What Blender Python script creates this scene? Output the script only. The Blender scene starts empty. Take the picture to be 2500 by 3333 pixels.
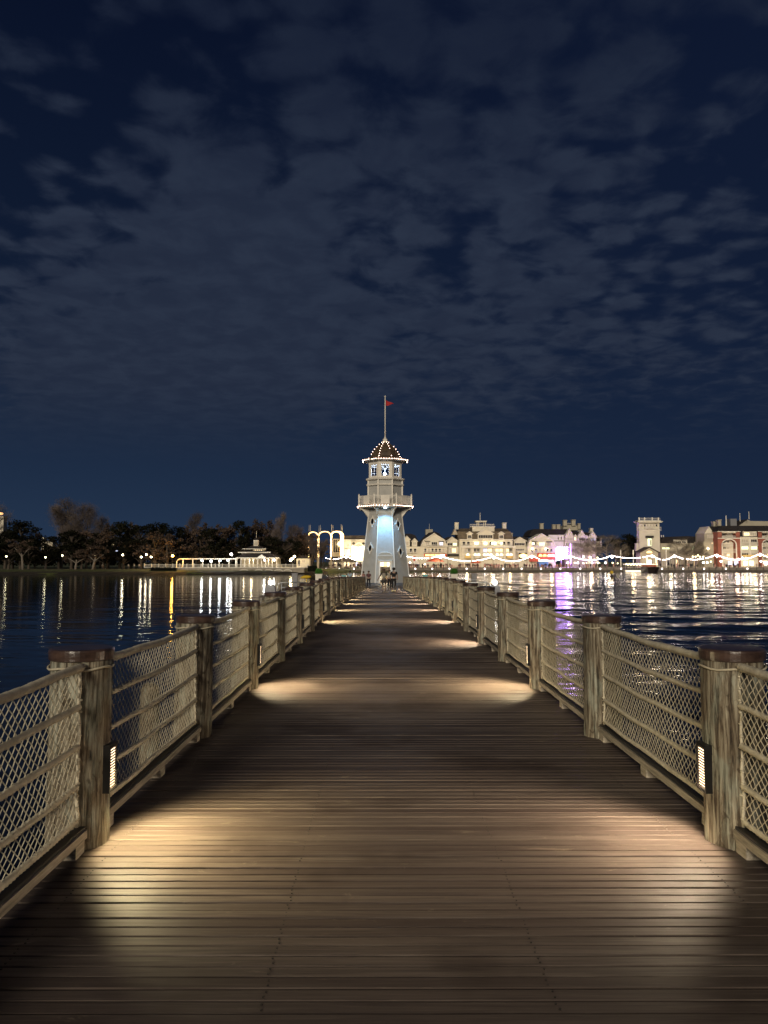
import bpy, math, random
import numpy as np
from mathutils import Vector, Matrix
random.seed(7)
sc = bpy.context.scene
col = sc.collection
PI = math.pi
F = 2518.0; PITCH = math.atan(161.5/F); YAW = 4.0/F; H = 1.6
# ------------------------------------------------------------------ camera
cam = bpy.data.cameras.new('camera'); camo = bpy.data.objects.new('camera', cam); col.objects.link(camo)
cam.sensor_fit = 'VERTICAL'; cam.sensor_height = 36.0; cam.lens = 36.0*F/3333.0
cam.clip_start = 0.05; cam.clip_end = 9000
camo.location = (0, 0, H); camo.rotation_euler = (PI/2+PITCH, 0, -YAW)
sc.camera = camo
sc.view_settings.view_transform = 'Standard'; sc.view_settings.look = 'None'
sc.view_settings.exposure = 0; sc.view_settings.gamma = 1
sc.view_settings.use_curve_mapping = False
sc.cycles.use_denoising = True
sc.cycles.max_bounces = 6; sc.cycles.diffuse_bounces = 2; sc.cycles.glossy_bounces = 3
sc.cycles.transparent_max_bounces = 12
sc.cycles.sample_clamp_indirect = 4.0
sc.cycles.sample_clamp_direct = 30.0
sc.cycles.caustics_reflective = False; sc.cycles.caustics_refractive = False

# ------------------------------------------------------------------ node helper
class NT:
    def __init__(s, tree): s.t = tree; s.n = tree.nodes; s.l = tree.links
    def new(s, typ, **kw):
        n = s.n.new(typ)
        for k, v in kw.items():
            if k.startswith('i_'): 
                key = k[2:]; key = int(key) if key.isdigit() else key.replace('_', ' ')
                s.set(n, key, v)
            else: setattr(n, k, v)
        return n
    def set(s, n, key, v):
        if isinstance(v, bpy.types.NodeSocket): s.l.new(v, n.inputs[key])
        else: n.inputs[key].default_value = v
    def math(s, op, a, b=0.0, c=None):
        n = s.new('ShaderNodeMath', operation=op); s.set(n, 0, a); s.set(n, 1, b)
        if c is not None: s.set(n, 2, c)
        return n.outputs[0]
    def vmath(s, op, a, b=(0, 0, 0)):
        n = s.new('ShaderNodeVectorMath', operation=op); s.set(n, 0, a); s.set(n, 1, b); return n.outputs[0]
    def noise(s, vec, scale, detail=3, rough=.5, dist=0.0):
        n = s.new('ShaderNodeTexNoise'); s.set(n, 'Vector', vec)
        s.set(n, 'Scale', scale); s.set(n, 'Detail', detail); s.set(n, 'Roughness', rough); s.set(n, 'Distortion', dist)
        return n.outputs[0]
    def ramp(s, fac, stops):
        n = s.new('ShaderNodeValToRGB'); cr = n.color_ramp
        while len(cr.elements) < len(stops): cr.elements.new(0.5)
        for e, (p, c) in zip(cr.elements, stops):
            e.position = p; e.color = tuple(c)+(1,) if len(c) == 3 else c
        s.l.new(fac, n.inputs[0]); return n.outputs[0]
    def mix(s, fac, a, b):
        n = s.new('ShaderNodeMix', data_type='RGBA')
        s.set(n, 0, fac)
        for k, v in ((6, a), (7, b)):
            if not isinstance(v, bpy.types.NodeSocket) and len(v) == 3: v = tuple(v)+(1,)
            s.set(n, k, v)
        return n.outputs[2]
    def sstep(s, v, a, b):
        n = s.new('ShaderNodeMapRange', interpolation_type='SMOOTHSTEP'); s.set(n, 0, v); s.set(n, 1, a); s.set(n, 2, b)
        n.inputs[3].default_value = 0; n.inputs[4].default_value = 1; return n.outputs[0]

# ------------------------------------------------------------------ world: night sky with broken cloud
w = bpy.data.worlds.new('World'); sc.world = w; w.use_nodes = True
T = NT(w.node_tree); T.n.clear()
tc = T.new('ShaderNodeTexCoord'); d = tc.outputs['Generated']
sep = T.new('ShaderNodeSeparateXYZ'); T.l.new(d, sep.inputs[0])
dx, dy, dz = sep.outputs
el = T.math('MAXIMUM', dz, 0.0)
clear = T.ramp(el, [(0.0, (.0190, .0375, .077)), (.12, (.0120, .0245, .055)), (.30, (.0056, .0120, .032)), (.60, (.0026, .0055, .019)), (1.0, (.0015, .0035, .013))])
eastness = T.sstep(dx, -.35, .5)
clear = T.mix(T.math('MULTIPLY', eastness, .45), clear, (.0060, .0120, .036))
zz = T.math('ADD', el, .10)
px = T.math('DIVIDE', dx, zz); py = T.math('DIVIDE', dy, zz)
cmb = T.new('ShaderNodeCombineXYZ'); T.l.new(px, cmb.inputs[0]); T.l.new(py, cmb.inputs[1])
n1 = T.noise(cmb.outputs[0], 8.5, 6, .58, .35)
n2 = T.noise(T.vmath('ADD', cmb.outputs[0], (3.3, 5.4, 0)), .95, 2, .5)
warp = T.new('ShaderNodeTexNoise'); T.l.new(cmb.outputs[0], warp.inputs['Vector']); warp.inputs['Scale'].default_value = 8.0
wv = T.vmath('ADD', cmb.outputs[0], T.vmath('MULTIPLY', warp.outputs['Color'], (.13, .13, .13)))
vor = T.new('ShaderNodeTexVoronoi', feature='SMOOTH_F1'); T.l.new(wv, vor.inputs['Vector']); vor.inputs['Scale'].default_value = 8.5
vor.inputs['Smoothness'].default_value = .6
cell = T.math('SUBTRACT', .45, vor.outputs['Distance'])
def blob(x, y, z, r0, r1):
    v = Vector((x, y, z)).normalized()
    dd = T.vmath('DISTANCE', d, tuple(v)); 
    n = T.n[-1]
    return T.sstep(n.outputs['Value'], r1, r0)
den = T.math('ADD', T.math('MULTIPLY', n1, .76), T.math('MULTIPLY', n2, .62))
den = T.math('ADD', den, T.math('MULTIPLY', T.math('MULTIPLY', cell, T.sstep(dz, .16, .34)), .85))
bank = blob(-.27, .95, .285, .08, .30)
den = T.math('ADD', den, T.math('MULTIPLY', bank, .48))
gap = blob(-.37, .84, .41, .02, .20)
den = T.math('SUBTRACT', den, T.math('MULTIPLY', gap, .26))
gap2 = blob(-.29, .77, .57, .02, .17)
den = T.math('SUBTRACT', den, T.math('MULTIPLY', gap2, .16))
mid = blob(.04, .90, .43, .12, .36)
den = T.math('ADD', den, T.math('MULTIPLY', mid, .22))
fade = T.sstep(dz, .10, .24)
cov = T.math('MULTIPLY', T.sstep(den, .56, .96), fade)
hi = T.sstep(dz, .62, .38)
ccol = T.mix(hi, (.0110, .0170, .036), (.0245, .0345, .061))
ccol = T.mix(T.sstep(n1, .35, .7), T.mix(.35, ccol, (.006, .010, .028)), ccol)
skyc = T.mix(T.math('MULTIPLY', cov, .92), clear, ccol)
bg = T.new('ShaderNodeBackground'); T.l.new(skyc, bg.inputs[0]); bg.inputs[1].default_value = 1.0
wo = T.new('ShaderNodeOutputWorld'); T.l.new(bg.outputs[0], wo.inputs[0])

# ------------------------------------------------------------------ the glow of the lit shore behind the camera
sun = bpy.data.lights.new('shore_glow', 'SUN'); suno = bpy.data.objects.new('shore_glow', sun); col.objects.link(suno)
sun.energy = 2.2; sun.angle = math.radians(14); sun.color = (1.0, .87, .68)
AZ, EL = math.radians(13), math.radians(16.5)
ldir = Vector((math.sin(AZ)*math.cos(EL), math.cos(AZ)*math.cos(EL), -math.sin(EL)))
suno.rotation_euler = ldir.to_track_quat('-Z', 'Y').to_euler()

# ------------------------------------------------------------------ projection helper: where a sight line meets depth y
def pix(u, v, y):
    xc = (u-1250)/F; yc = -(v-1666.5)/F
    dx, dy, dz = xc, math.cos(PITCH)-yc*math.sin(PITCH), math.sin(PITCH)+yc*math.cos(PITCH)
    X = dx*math.cos(YAW)+dy*math.sin(YAW); Y = -dx*math.sin(YAW)+dy*math.cos(YAW)
    t = y/Y
    return Vector((X*t, y, H+dz*t))

# ------------------------------------------------------------------ materials
MATS = {}
def base_mat(name):
    m = bpy.data.materials.new(name); m.use_nodes = True
    t = NT(m.node_tree); b = m.node_tree.nodes['Principled BSDF']
    MATS[name] = m
    return m, t, b
def setb(b, key, v):
    b.inputs[key].default_value = v
def mat(name, c, rough=.7, var=.25, scale=3.0, bump=0.0, metal=0.0, c2=None, stretch=(1, 1, 1), spec=.4, bscale=None, bdist=.01):
    m, t, b = base_mat(name)
    tcn = t.new('ShaderNodeTexCoord'); v = t.vmath('MULTIPLY', tcn.outputs['Object'], stretch)
    n = t.noise(v, scale, 5, .6)
    a = tuple(x*(1-var) for x in c); bb = c2 if c2 else tuple(min(1, x*(1+var)) for x in c)
    cc = t.ramp(n, [(.3, a), (.7, bb)])
    t.l.new(cc, b.inputs['Base Color'])
    setb(b, 'Roughness', rough); setb(b, 'Metallic', metal); setb(b, 'Specular IOR Level', spec)
    if bump:
        n2 = t.noise(v, bscale or scale*3, 4, .6)
        bp = t.new('ShaderNodeBump'); t.set(bp, 'Strength', bump); t.set(bp, 'Distance', bdist); t.l.new(n2, bp.inputs['Height'])
        t.l.new(bp.outputs[0], b.inputs['Normal'])
    return m
def emit(name, c, s, base=None):
    m, t, b = base_mat(name)
    setb(b, 'Base Color', tuple(base or c)+(1,)); setb(b, 'Emission Color', tuple(c)+(1,)); setb(b, 'Emission Strength', s)
    setb(b, 'Roughness', .4)
    return m

def plank_material():
    m, t, b = base_mat('deck_wood')
    g = t.new('ShaderNodeNewGeometry'); P = g.outputs['Position']
    s = t.new('ShaderNodeSeparateXYZ'); t.l.new(P, s.inputs[0])
    idx = t.math('FLOOR', t.math('DIVIDE', s.outputs[1], .0815))
    wn = t.new('ShaderNodeTexWhiteNoise', noise_dimensions='1D'); t.l.new(idx, wn.inputs['W'])
    rnd = wn.outputs['Value']; rc = wn.outputs['Color']
    v = t.vmath('ADD', t.vmath('MULTIPLY', P, (1.6, 46, 20)), t.vmath('MULTIPLY', rc, (40, 40, 40)))
    grain = t.noise(v, 1.0, 6, .65, .6)
    fine = t.noise(t.vmath('MULTIPLY', v, (6, 3.5, 3)), 1.0, 4, .7)
    big = t.noise(P, .9, 4, .6)
    c = t.ramp(grain, [(.28, (.058, .046, .041)), (.5, (.114, .092, .079)), (.72, (.178, .148, .126))])
    c = t.mix(t.math('MULTIPLY', rnd, .70), c, (.052, .037, .032))
    c = t.mix(t.math('MULTIPLY', t.sstep(fine, .58, .78), .40), c, (.24, .195, .155))
    c = t.mix(t.math('MULTIPLY', t.sstep(big, .50, .68), .6), c, (.035, .024, .020))
    stain = t.noise(t.vmath('MULTIPLY', P, (1, 2.2, 1)), 2.7, 5, .7, .8)
    c = t.mix(t.math('MULTIPLY', t.sstep(stain, .62, .74), .5), c, (.30, .25, .19))
    t.l.new(c, b.inputs['Base Color'])
    r = t.ramp(big, [(.3, (.44,)*3), (.7, (.60,)*3)]); t.l.new(r, b.inputs['Roughness'])
    setb(b, 'Specular IOR Level', .14)
    hgt = t.math('ADD', t.math('MULTIPLY', grain, .7), t.math('MULTIPLY', fine, .4))
    bp = t.new('ShaderNodeBump'); t.set(bp, 'Strength', .5); t.set(bp, 'Distance', .0022); t.l.new(hgt, bp.inputs['Height'])
    t.l.new(bp.outputs[0], b.inputs['Normal'])
    return m
def post_material():
    m, t, b = base_mat('weathered_post')
    tcn = t.new('ShaderNodeTexCoord'); oi = t.new('ShaderNodeObjectInfo')
    rv = t.new('ShaderNodeCombineXYZ'); 
    for k in range(3): t.l.new(t.math('MULTIPLY', oi.outputs['Random'], 37.0+k*11), rv.inputs[k])
    O = t.vmath('ADD', tcn.outputs['Object'], rv.outputs[0])
    v = t.vmath('MULTIPLY', O, (42, 42, 3.0))
    g = t.noise(v, 1.0, 6, .7, .5)
    pa = t.noise(t.vmath('MULTIPLY', O, (9, 9, 3.2)), 1.0, 4, .6)
    kn = t.noise(t.vmath('MULTIPLY', O, (14, 14, 9)), 1.0, 3, .5, 1.2)
    c = t.ramp(g, [(.36, (.030, .022, .016)), (.46, (.120, .094, .064)), (.56, (.265, .232, .170)), (.68, (.46, .42, .32))])
    gr = t.ramp(g, [(.36, (.05, .050, .038)), (.48, (.20, .20, .155)), (.66, (.45, .455, .37))])
    c = t.mix(t.sstep(pa, .46, .64), c, gr)
    c = t.mix(t.math('MULTIPLY', t.sstep(kn, .60, .72), .7), c, (.045, .030, .018))
    t.l.new(c, b.inputs['Base Color']); setb(b, 'Roughness', .8); setb(b, 'Specular IOR Level', .25)
    bp = t.new('ShaderNodeBump'); t.set(bp, 'Strength', .9); t.set(bp, 'Distance', .012); t.l.new(g, bp.inputs['Height'])
    t.l.new(bp.outputs[0], b.inputs['Normal'])
    return m
def rope_material():
    m, t, b = base_mat('rope_fibre')
    tcn = t.new('ShaderNodeTexCoord')
    n = t.noise(tcn.outputs['Object'], 9, 5, .7)
    n2 = t.noise(tcn.outputs['Object'], 160, 2, .6)
    c = t.ramp(n, [(.3, (.42, .37, .26)), (.7, (.74, .68, .52))])
    c = t.mix(t.math('MULTIPLY', n2, .4), c, (.13, .10, .06))
    t.l.new(c, b.inputs['Base Color']); setb(b, 'Roughness', .9); setb(b, 'Specular IOR Level', .2)
    bp = t.new('ShaderNodeBump'); t.set(bp, 'Strength', .6); t.set(bp, 'Distance', .003); t.l.new(n2, bp.inputs['Height'])
    t.l.new(bp.outputs[0], b.inputs['Normal'])
    return m
def thick_rope_material():  # paler copy of rope fibre; lamp spill is put into its colour
    m, t, b = base_mat('thick_rope_lit')
    tcn = t.new('ShaderNodeTexCoord')
    n = t.noise(tcn.outputs['Object'], 14, 5, .7); n2 = t.noise(t.vmath('MULTIPLY', tcn.outputs['Object'], (1, .5, 1)), 190, 2, .6)
    c = t.ramp(n, [(.3, (.54, .48, .36)), (.7, (.85, .79, .62))]); c = t.mix(t.math('MULTIPLY', n2, .35), c, (.22, .18, .11))
    t.l.new(c, b.inputs['Base Color']); setb(b, 'Roughness', .95); setb(b, 'Specular IOR Level', .1)
    bp = t.new('ShaderNodeBump'); t.set(bp, 'Strength', .7); t.set(bp, 'Distance', .004); t.l.new(n2, bp.inputs['Height'])
    t.l.new(bp.outputs[0], b.inputs['Normal'])
    return m
def water_material():
    m, t, b = base_mat('lake_water')
    g = t.new('ShaderNodeNewGeometry'); P = g.outputs['Position']
    s = t.new('ShaderNodeSeparateXYZ'); t.l.new(P, s.inputs[0])
    right = t.sstep(s.outputs[0], -8.0, 14.0)      # the sheltered water on the left is calmer
    w1 = t.noise(t.vmath('MULTIPLY', P, (1.0, 1.5, 1)), 1.0, 3, .55, .4)
    w2 = t.noise(t.vmath('MULTIPLY', P, (3.0, 5.0, 1)), 1.0, 3, .55, .3)
    w4 = t.noise(t.vmath('MULTIPLY', P, (.22, .34, 1)), 1.0, 3, .55, .3)
    w5 = t.noise(t.vmath('MULTIPLY', P, (.06, .105, 1)), 1.0, 3, .55, .4)
    far = t.sstep(s.outputs[1], 40, 150)
    amp = t.math('ADD', .36, t.math('MULTIPLY', right, .60))
    h = t.math('ADD', t.math('MULTIPLY', w1, .036), t.math('MULTIPLY', w2, .012))
    h = t.math('ADD', h, t.math('MULTIPLY', t.math('MULTIPLY', w4, .16), t.math('MULTIPLY', far, right)))
    h = t.math('ADD', h, t.math('MULTIPLY', t.math('MULTIPLY', w5, .7), t.math('MULTIPLY', far, right)))
    h = t.math('MULTIPLY', h, amp)
    bp = t.new('ShaderNodeBump'); t.set(bp, 'Strength', 1.0); t.set(bp, 'Distance', 1.0); t.l.new(h, bp.inputs['Height'])
    t.l.new(bp.outputs[0], b.inputs['Normal'])
    setb(b, 'Base Color', (.0012, .0018, .0030, 1)); setb(b, 'Roughness', .04); setb(b, 'IOR', 1.333)
    setb(b, 'Specular IOR Level', .5)
    return m
def leaf_material(name, c1, c2):
    m, t, b = base_mat(name)
    g = t.new('ShaderNodeNewGeometry'); oi = t.new('ShaderNodeObjectInfo')
    wn = t.noise(g.outputs['Position'], .9, 2, .5)
    f = t.math('ADD', t.math('MULTIPLY', wn, .8), t.math('MULTIPLY', oi.outputs['Random'], .3))
    t.l.new(t.ramp(f, [(.3, c1), (.8, c2)]), b.inputs['Base Color'])
    setb(b, 'Roughness', .8); setb(b, 'Specular IOR Level', .1)
    return m
M = {}
M['deck'] = plank_material(); M['post'] = post_material(); M['rope'] = rope_material(); M['rope2'] = thick_rope_material(); M['water'] = water_material()
M['cap'] = mat('varnished_cap', (.042, .024, .019), .28, .5, 6, .3, c2=(.095, .058, .045), stretch=(1, 1, 3), spec=.6)
M['kerb'] = mat('kerb_timber', (.33, .29, .225), .7, .45, 5, .5, stretch=(10, 1, 10), bdist=.004)
M['kerbdark'] = mat('dark_strip', (.018, .018, .02), .5, .3, 8)  # strip along the kerb top, darker than the board
M['black'] = mat('black_metal', (.012, .011, .010), .4, .3, 20)
M['lens'] = emit('lamp_lens', (1.0, .72, .44), 4.0)
M['slat'] = mat('louvre_slat', (.035, .026, .018), .5, .2, 10)
M['screw'] = mat('screw_head', (.02, .016, .013), .5, .3, 40)
M['taupe'] = mat('taupe_paint', (.41, .405, .38), .75, .10, 1.2, .05)
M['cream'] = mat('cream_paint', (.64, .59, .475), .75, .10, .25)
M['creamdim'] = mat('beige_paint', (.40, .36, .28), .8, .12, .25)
M['white'] = mat('white_paint', (.72, .68, .60), .6, .08, 2)
M['roof'] = mat('dark_shingle_roof', (.050, .040, .032), .9, .35, 1.5)
M['roofb'] = mat('black_roof', (.016, .013, .014), .9, .35, 1.5)
M['mansard'] = mat('brown_mansard_shingle', (.125, .100, .070), .9, .25, 1.5)
M['domebrown'] = mat('brown_dome_metal', (.075, .050, .030), .6, .4, 2)
M['brick'] = mat('red_stucco', (.26, .085, .058), .8, .15, .5)
M['red'] = mat('red_fabric', (.38, .02, .02), .8, .2, 4)
M['redawn'] = mat('red_awning', (.50, .10, .05), .8, .2, 2)
M['blueawn'] = mat('blue_awning', (.10, .22, .42), .8, .2, 2)
M['darkawn'] = mat('dark_awning', (.03, .03, .028), .8, .2, 2)
M['yawn'] = mat('yellow_awning', (.7, .5, .2), .8, .2, 2)
M['metal'] = mat('galvanised_rail', (.42, .44, .46), .35, .15, 10, metal=.8)
M['grey'] = mat('grey_cabinet', (.20, .20, .21), .6, .2, 5)
M['conc'] = mat('concrete_wall', (.30, .265, .21), .85, .25, .6, .2)
M['seawall'] = mat('timber_seawall', (.085, .070, .058), .85, .4, 1.2, .2, stretch=(3, 1, .6))
M['pave'] = mat('promenade_paving', (.24, .20, .16), .8, .2, .7)
M['grass'] = mat('lawn_grass', (.050, .060, .016), .9, .5, .8, .3)
M['soil'] = mat('dark_bank_soil', (.018, .015, .011), .95, .5, 1.0)
M['bark'] = mat('bark', (.07, .055, .042), .9, .4, 3, .4)
M['barkpale'] = mat('pale_bark', (.17, .145, .12), .9, .3, 3, .4)
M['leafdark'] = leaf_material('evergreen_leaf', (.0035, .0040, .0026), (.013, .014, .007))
M['leafbrown'] = leaf_material('winter_brown_leaf', (.036, .026, .021), (.120, .085, .064))
M['twig'] = leaf_material('bare_twig', (.075, .062, .058), (.150, .122, .110))
M['twigpale'] = leaf_material('pale_bare_twig', (.09, .075, .06), (.16, .135, .10))
M['plant'] = leaf_material('bright_planter_leaf', (.03, .10, .018), (.07, .22, .04))
M['shrub'] = leaf_material('grey_shrub_leaf', (.08, .08, .065), (.22, .21, .17))
M['win_dark'] = mat('dark_glass', (.012, .012, .014), .12, .2, 3, spec=.8)
M['win_lit'] = emit('warm_lit_window', (1.0, .76, .42), 1.5)
M['win_green'] = emit('pale_green_lit_window', (.85, 1.0, .62), 1.2)
M['win_dim'] = emit('dim_curtained_window', (.55, .44, .30), .28, (.3, .26, .2))
M['win_blue'] = emit('bluish_lit_window', (.65, .70, 1.0), .9)
M['bulb'] = emit('festoon_bulb', (1.0, .84, .78), 32)
M['bulbw'] = emit('warm_bulb', (1.0, .60, .22), 8)
M['bulbtower'] = emit('pink_warm_bulb', (1.0, .66, .52), 11)
M['globe'] = emit('white_globe', (1.0, .93, .86), 40)
M['globe2'] = emit('soft_cool_lens', (.75, .9, 1.0), 5)
M['seaglobe'] = emit('seawall_globe', (1.0, .92, .88), 7)
M['globewarm'] = emit('warm_globe', (1.0, .84, .52), 30)
M['globecool'] = emit('cool_globe', (.80, .95, 1.0), 42)
M['globeamber'] = emit('amber_globe', (1.0, .52, .08), 62)
M['dimglobe'] = emit('dim_globe', (1.0, .90, .50), 11)
M['neon'] = emit('white_neon', (.56, .30, 1.0), 12)
M['purple'] = emit('purple_neon', (.50, .22, 1.0), 7)
M['orange'] = emit('orange_neon', (1.0, .50, .20), 2.2)
M['gold'] = emit('gold_neon', (1.0, .68, .25), 2.2)
M['marq'] = emit('warm_white_marquee', (1.0, .86, .60), 3.2)
M['skin'] = mat('skin', (.28, .18, .13), .6, .1, 5)
M['hairdark'] = mat('dark_hair', (.012, .010, .009), .6, .2, 30)
M['hairbrown'] = mat('brown_hair', (.07, .045, .03), .6, .2, 30)
M['blackcloth'] = mat('black_cloth', (.010, .010, .013), .9, .2, 12)
M['greycloth'] = mat('grey_cloth', (.055, .052, .05), .9, .2, 12)
M['bluecloth'] = mat('pale_blue_cloth', (.30, .42, .52), .9, .15, 12)
M['pinkcloth'] = mat('dusty_pink_cloth', (.40, .22, .19), .9, .15, 12)
M['maroon'] = mat('dark_maroon_cloth', (.10, .045, .05), .9, .15, 12)
M['paleshoe'] = mat('pale_yellow_shoe', (.75, .70, .40), .6, .1, 12)
M['packc'] = mat('cream_pack_cloth', (.26, .24, .19), .8, .15, 12)
M['yellow'] = mat('yellow_plastic', (.60, .40, .02), .4, .1, 5)
M['teal'] = mat('teal_plastic', (.15, .42, .45), .5, .1, 5)
M['hull'] = mat('dark_boat_hull', (.030, .022, .020), .4, .3, 2)
M['signgrey'] = mat('carved_sign_panel', (.42, .44, .44), .6, .12, 8, .3)
def glassm():
    m = bpy.data.materials.new('window_glass'); m.use_nodes = True; t = NT(m.node_tree); t.n.clear()
    tr = t.new('ShaderNodeBsdfTransparent'); gl = t.new('ShaderNodeBsdfGlossy'); gl.inputs['Roughness'].default_value = .03
    tr.inputs[0].default_value = (.85, .88, .95, 1)
    mx = t.new('ShaderNodeMixShader'); mx.inputs[0].default_value = .10
    t.l.new(tr.outputs[0], mx.inputs[1]); t.l.new(gl.outputs[0], mx.inputs[2])
    o = t.new('ShaderNodeOutputMaterial'); t.l.new(mx.outputs[0], o.inputs[0]); return m
M['glass'] = glassm()

# ------------------------------------------------------------------ mesh builder
ICO = None
def ico(sub=1):
    t = (1+5**.5)/2
    v = [Vector(p).normalized() for p in [(-1, t, 0), (1, t, 0), (-1, -t, 0), (1, -t, 0), (0, -1, t), (0, 1, t), (0, -1, -t), (0, 1, -t), (t, 0, -1), (t, 0, 1), (-t, 0, -1), (-t, 0, 1)]]
    f = [(0, 11, 5), (0, 5, 1), (0, 1, 7), (0, 7, 10), (0, 10, 11), (1, 5, 9), (5, 11, 4), (11, 10, 2), (10, 7, 6), (7, 1, 8), (3, 9, 4), (3, 4, 2), (3, 2, 6), (3, 6, 8), (3, 8, 9), (4, 9, 5), (2, 4, 11), (6, 2, 10), (8, 6, 7), (9, 8, 1)]
    for _ in range(sub):
        cache = {}; nf = []
        def mid(a, b):
            k = (min(a, b), max(a, b))
            if k not in cache: v.append(((v[a]+v[b])/2).normalized()); cache[k] = len(v)-1
            return cache[k]
        for a, b, c in f:
            ab, bc, ca = mid(a, b), mid(b, c), mid(c, a)
            nf += [(a, ab, ca), (b, bc, ab), (c, ca, bc), (ab, bc, ca)]
        f = nf
    return v, f
ICOS = [ico(0), ico(1), ico(2)]
class MB:
    def __init__(s): s.v = []; s.f = []
    def add(s, vs, fs):
        n = len(s.v); s.v += [tuple(p) for p in vs]; s.f += [tuple(i+n for i in f) for f in fs]; return s
    def box(s, x0, x1, y0, y1, z0, z1):
        return s.add([(x0, y0, z0), (x1, y0, z0), (x1, y1, z0), (x0, y1, z0), (x0, y0, z1), (x1, y0, z1), (x1, y1, z1), (x0, y1, z1)],
                     [(3, 2, 1, 0), (4, 5, 6, 7), (0, 1, 5, 4), (1, 2, 6, 5), (2, 3, 7, 6), (3, 0, 4, 7)])
    def bbox(s, x0, x1, y0, y1, z0, z1, b):      # box with chamfered top long edges (runs along x)
        prof = [(y0, z0), (y1, z0), (y1, z1-b), (y1-b, z1), (y0+b, z1), (y0, z1-b)]
        return s.prism_x(prof, x0, x1)
    def prism_x(s, prof, x0, x1):
        n = len(prof); vs = [(x0, y, z) for y, z in prof]+[(x1, y, z) for y, z in prof]
        fs = [tuple(range(n))[::-1], tuple(range(n, 2*n))]+[(i, (i+1) % n, n+(i+1) % n, n+i) for i in range(n)]
        return s.add(vs, fs)
    def prism_y(s, prof, y0, y1):                # profile in x,z extruded along y
        n = len(prof); vs = [(x, y0, z) for x, z in prof]+[(x, y1, z) for x, z in prof]
        fs = [tuple(range(n)), tuple(range(n, 2*n))[::-1]]+[((i+1) % n, i, n+i, n+(i+1) % n) for i in range(n)]
        return s.add(vs, fs)
    def tube(s, pts, r, n=6, caps=True):
        pts = [Vector(p) for p in pts]; k = len(pts); rs = r if isinstance(r, (list, tuple)) else [r]*k
        vs = []; 
        for i, p in enumerate(pts):
            tg = (pts[min(i+1, k-1)]-pts[max(i-1, 0)]).normalized()
            a = Vector((0, 0, 1)) if abs(tg.z) < .9 else Vector((1, 0, 0))
            u = tg.cross(a).normalized(); w_ = tg.cross(u)
            for j in range(n):
                an = 2*PI*j/n; vs.append(p+(u*math.cos(an)+w_*math.sin(an))*rs[i])
        fs = []
        for i in range(k-1):
            for j in range(n): fs.append((i*n+j, i*n+(j+1) % n, (i+1)*n+(j+1) % n, (i+1)*n+j))
        if caps: fs += [tuple(range(n))[::-1], tuple(range((k-1)*n, k*n))]
        return s.add(vs, fs)
    def lathe(s, prof, cx=0, cy=0, n=24, rot=0.0, caps=True, jit=None):
        vs = []
        for (z, r) in prof:
            for j in range(n):
                a = 2*PI*j/n+rot; rr = r*(1+(jit(a, z) if jit else 0))
                vs.append((cx+rr*math.cos(a), cy+rr*math.sin(a), z))
        k = len(prof); fs = []
        for i in range(k-1):
            for j in range(n): fs.append((i*n+j, i*n+(j+1) % n, (i+1)*n+(j+1) % n, (i+1)*n+j))
        if caps: fs += [tuple(range(n))[::-1], tuple(range((k-1)*n, k*n))]
        return s.add(vs, fs)
    def ball(s, c, r, sub=0, sc=(1, 1, 1)):
        v, f = ICOS[sub]; c = Vector(c)
        return s.add([(c.x+p.x*r*sc[0], c.y+p.y*r*sc[1], c.z+p.z*r*sc[2]) for p in v], f)
    def mesh(s, name, m, smooth=False):
        me = bpy.data.meshes.new(name); me.from_pydata(s.v, [], s.f); me.update()
        for mm in (m if isinstance(m, (list, tuple)) else [m]): me.materials.append(mm)
        if smooth: me.polygons.foreach_set('use_smooth', [True]*len(me.polygons))
        return me
def link(name, data, parent=None, loc=(0, 0, 0)):
    o = bpy.data.objects.new(name, data); col.objects.link(o); o.location = loc
    if parent: o.parent = parent
    return o
def wloc(o):
    l = Vector((0, 0, 0))
    while o: l += o.location; o = o.parent
    return l
def put(mb, name, m, parent=None, smooth=False, kind=None, label=None, world=False):
    """link the collected shape as one object; world=True: its coordinates are world ones"""
    if world and parent:
        L = wloc(parent); mb.v = [(x-L.x, y-L.y, z-L.z) for x, y, z in mb.v]
    o = link(name, mb.mesh(name, m, smooth), parent)
    if kind: o['kind'] = kind
    if label: o['label'] = label
    return o
def tag(o, label=None, cat=None, group=None, kind=None):
    if label: o['label'] = label
    if cat: o['category'] = cat
    if group: o['group'] = group
    if kind: o['kind'] = kind
    return o
def thing(name, label, cat, loc=(0, 0, 0), rz=0, group=None):
    o = link(name, None, None, loc); o.rotation_euler.z = rz; o.empty_display_size = .2
    return tag(o, label, cat, group)
def copy_tree(o, parent=None):
    c = o.copy(); col.objects.link(c); c.parent = parent
    for ch in o.children: copy_tree(ch, c)
    return c
def lamp_point(name, loc, energy, color, r=.1, parent=None):
    l = bpy.data.lights.new(name, 'POINT'); l.energy = energy; l.color = color; l.shadow_soft_size = r
    o = link(name, l, parent, loc); return o
ORD = ['first', 'second', 'third', 'fourth', 'fifth', 'sixth', 'seventh', 'eighth', 'ninth', 'tenth', 'eleventh', 'twelfth', 'thirteenth', 'fourteenth', 'fifteenth', 'sixteenth', 'seventeenth', 'eighteenth', 'nineteenth', 'twentieth', 'twenty-first', 'twenty-second', 'twenty-third', 'twenty-fourth', 'twenty-fifth', 'twenty-sixth', 'twenty-seventh', 'twenty-eighth', 'twenty-ninth', 'thirtieth', 'thirty-first']

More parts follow.
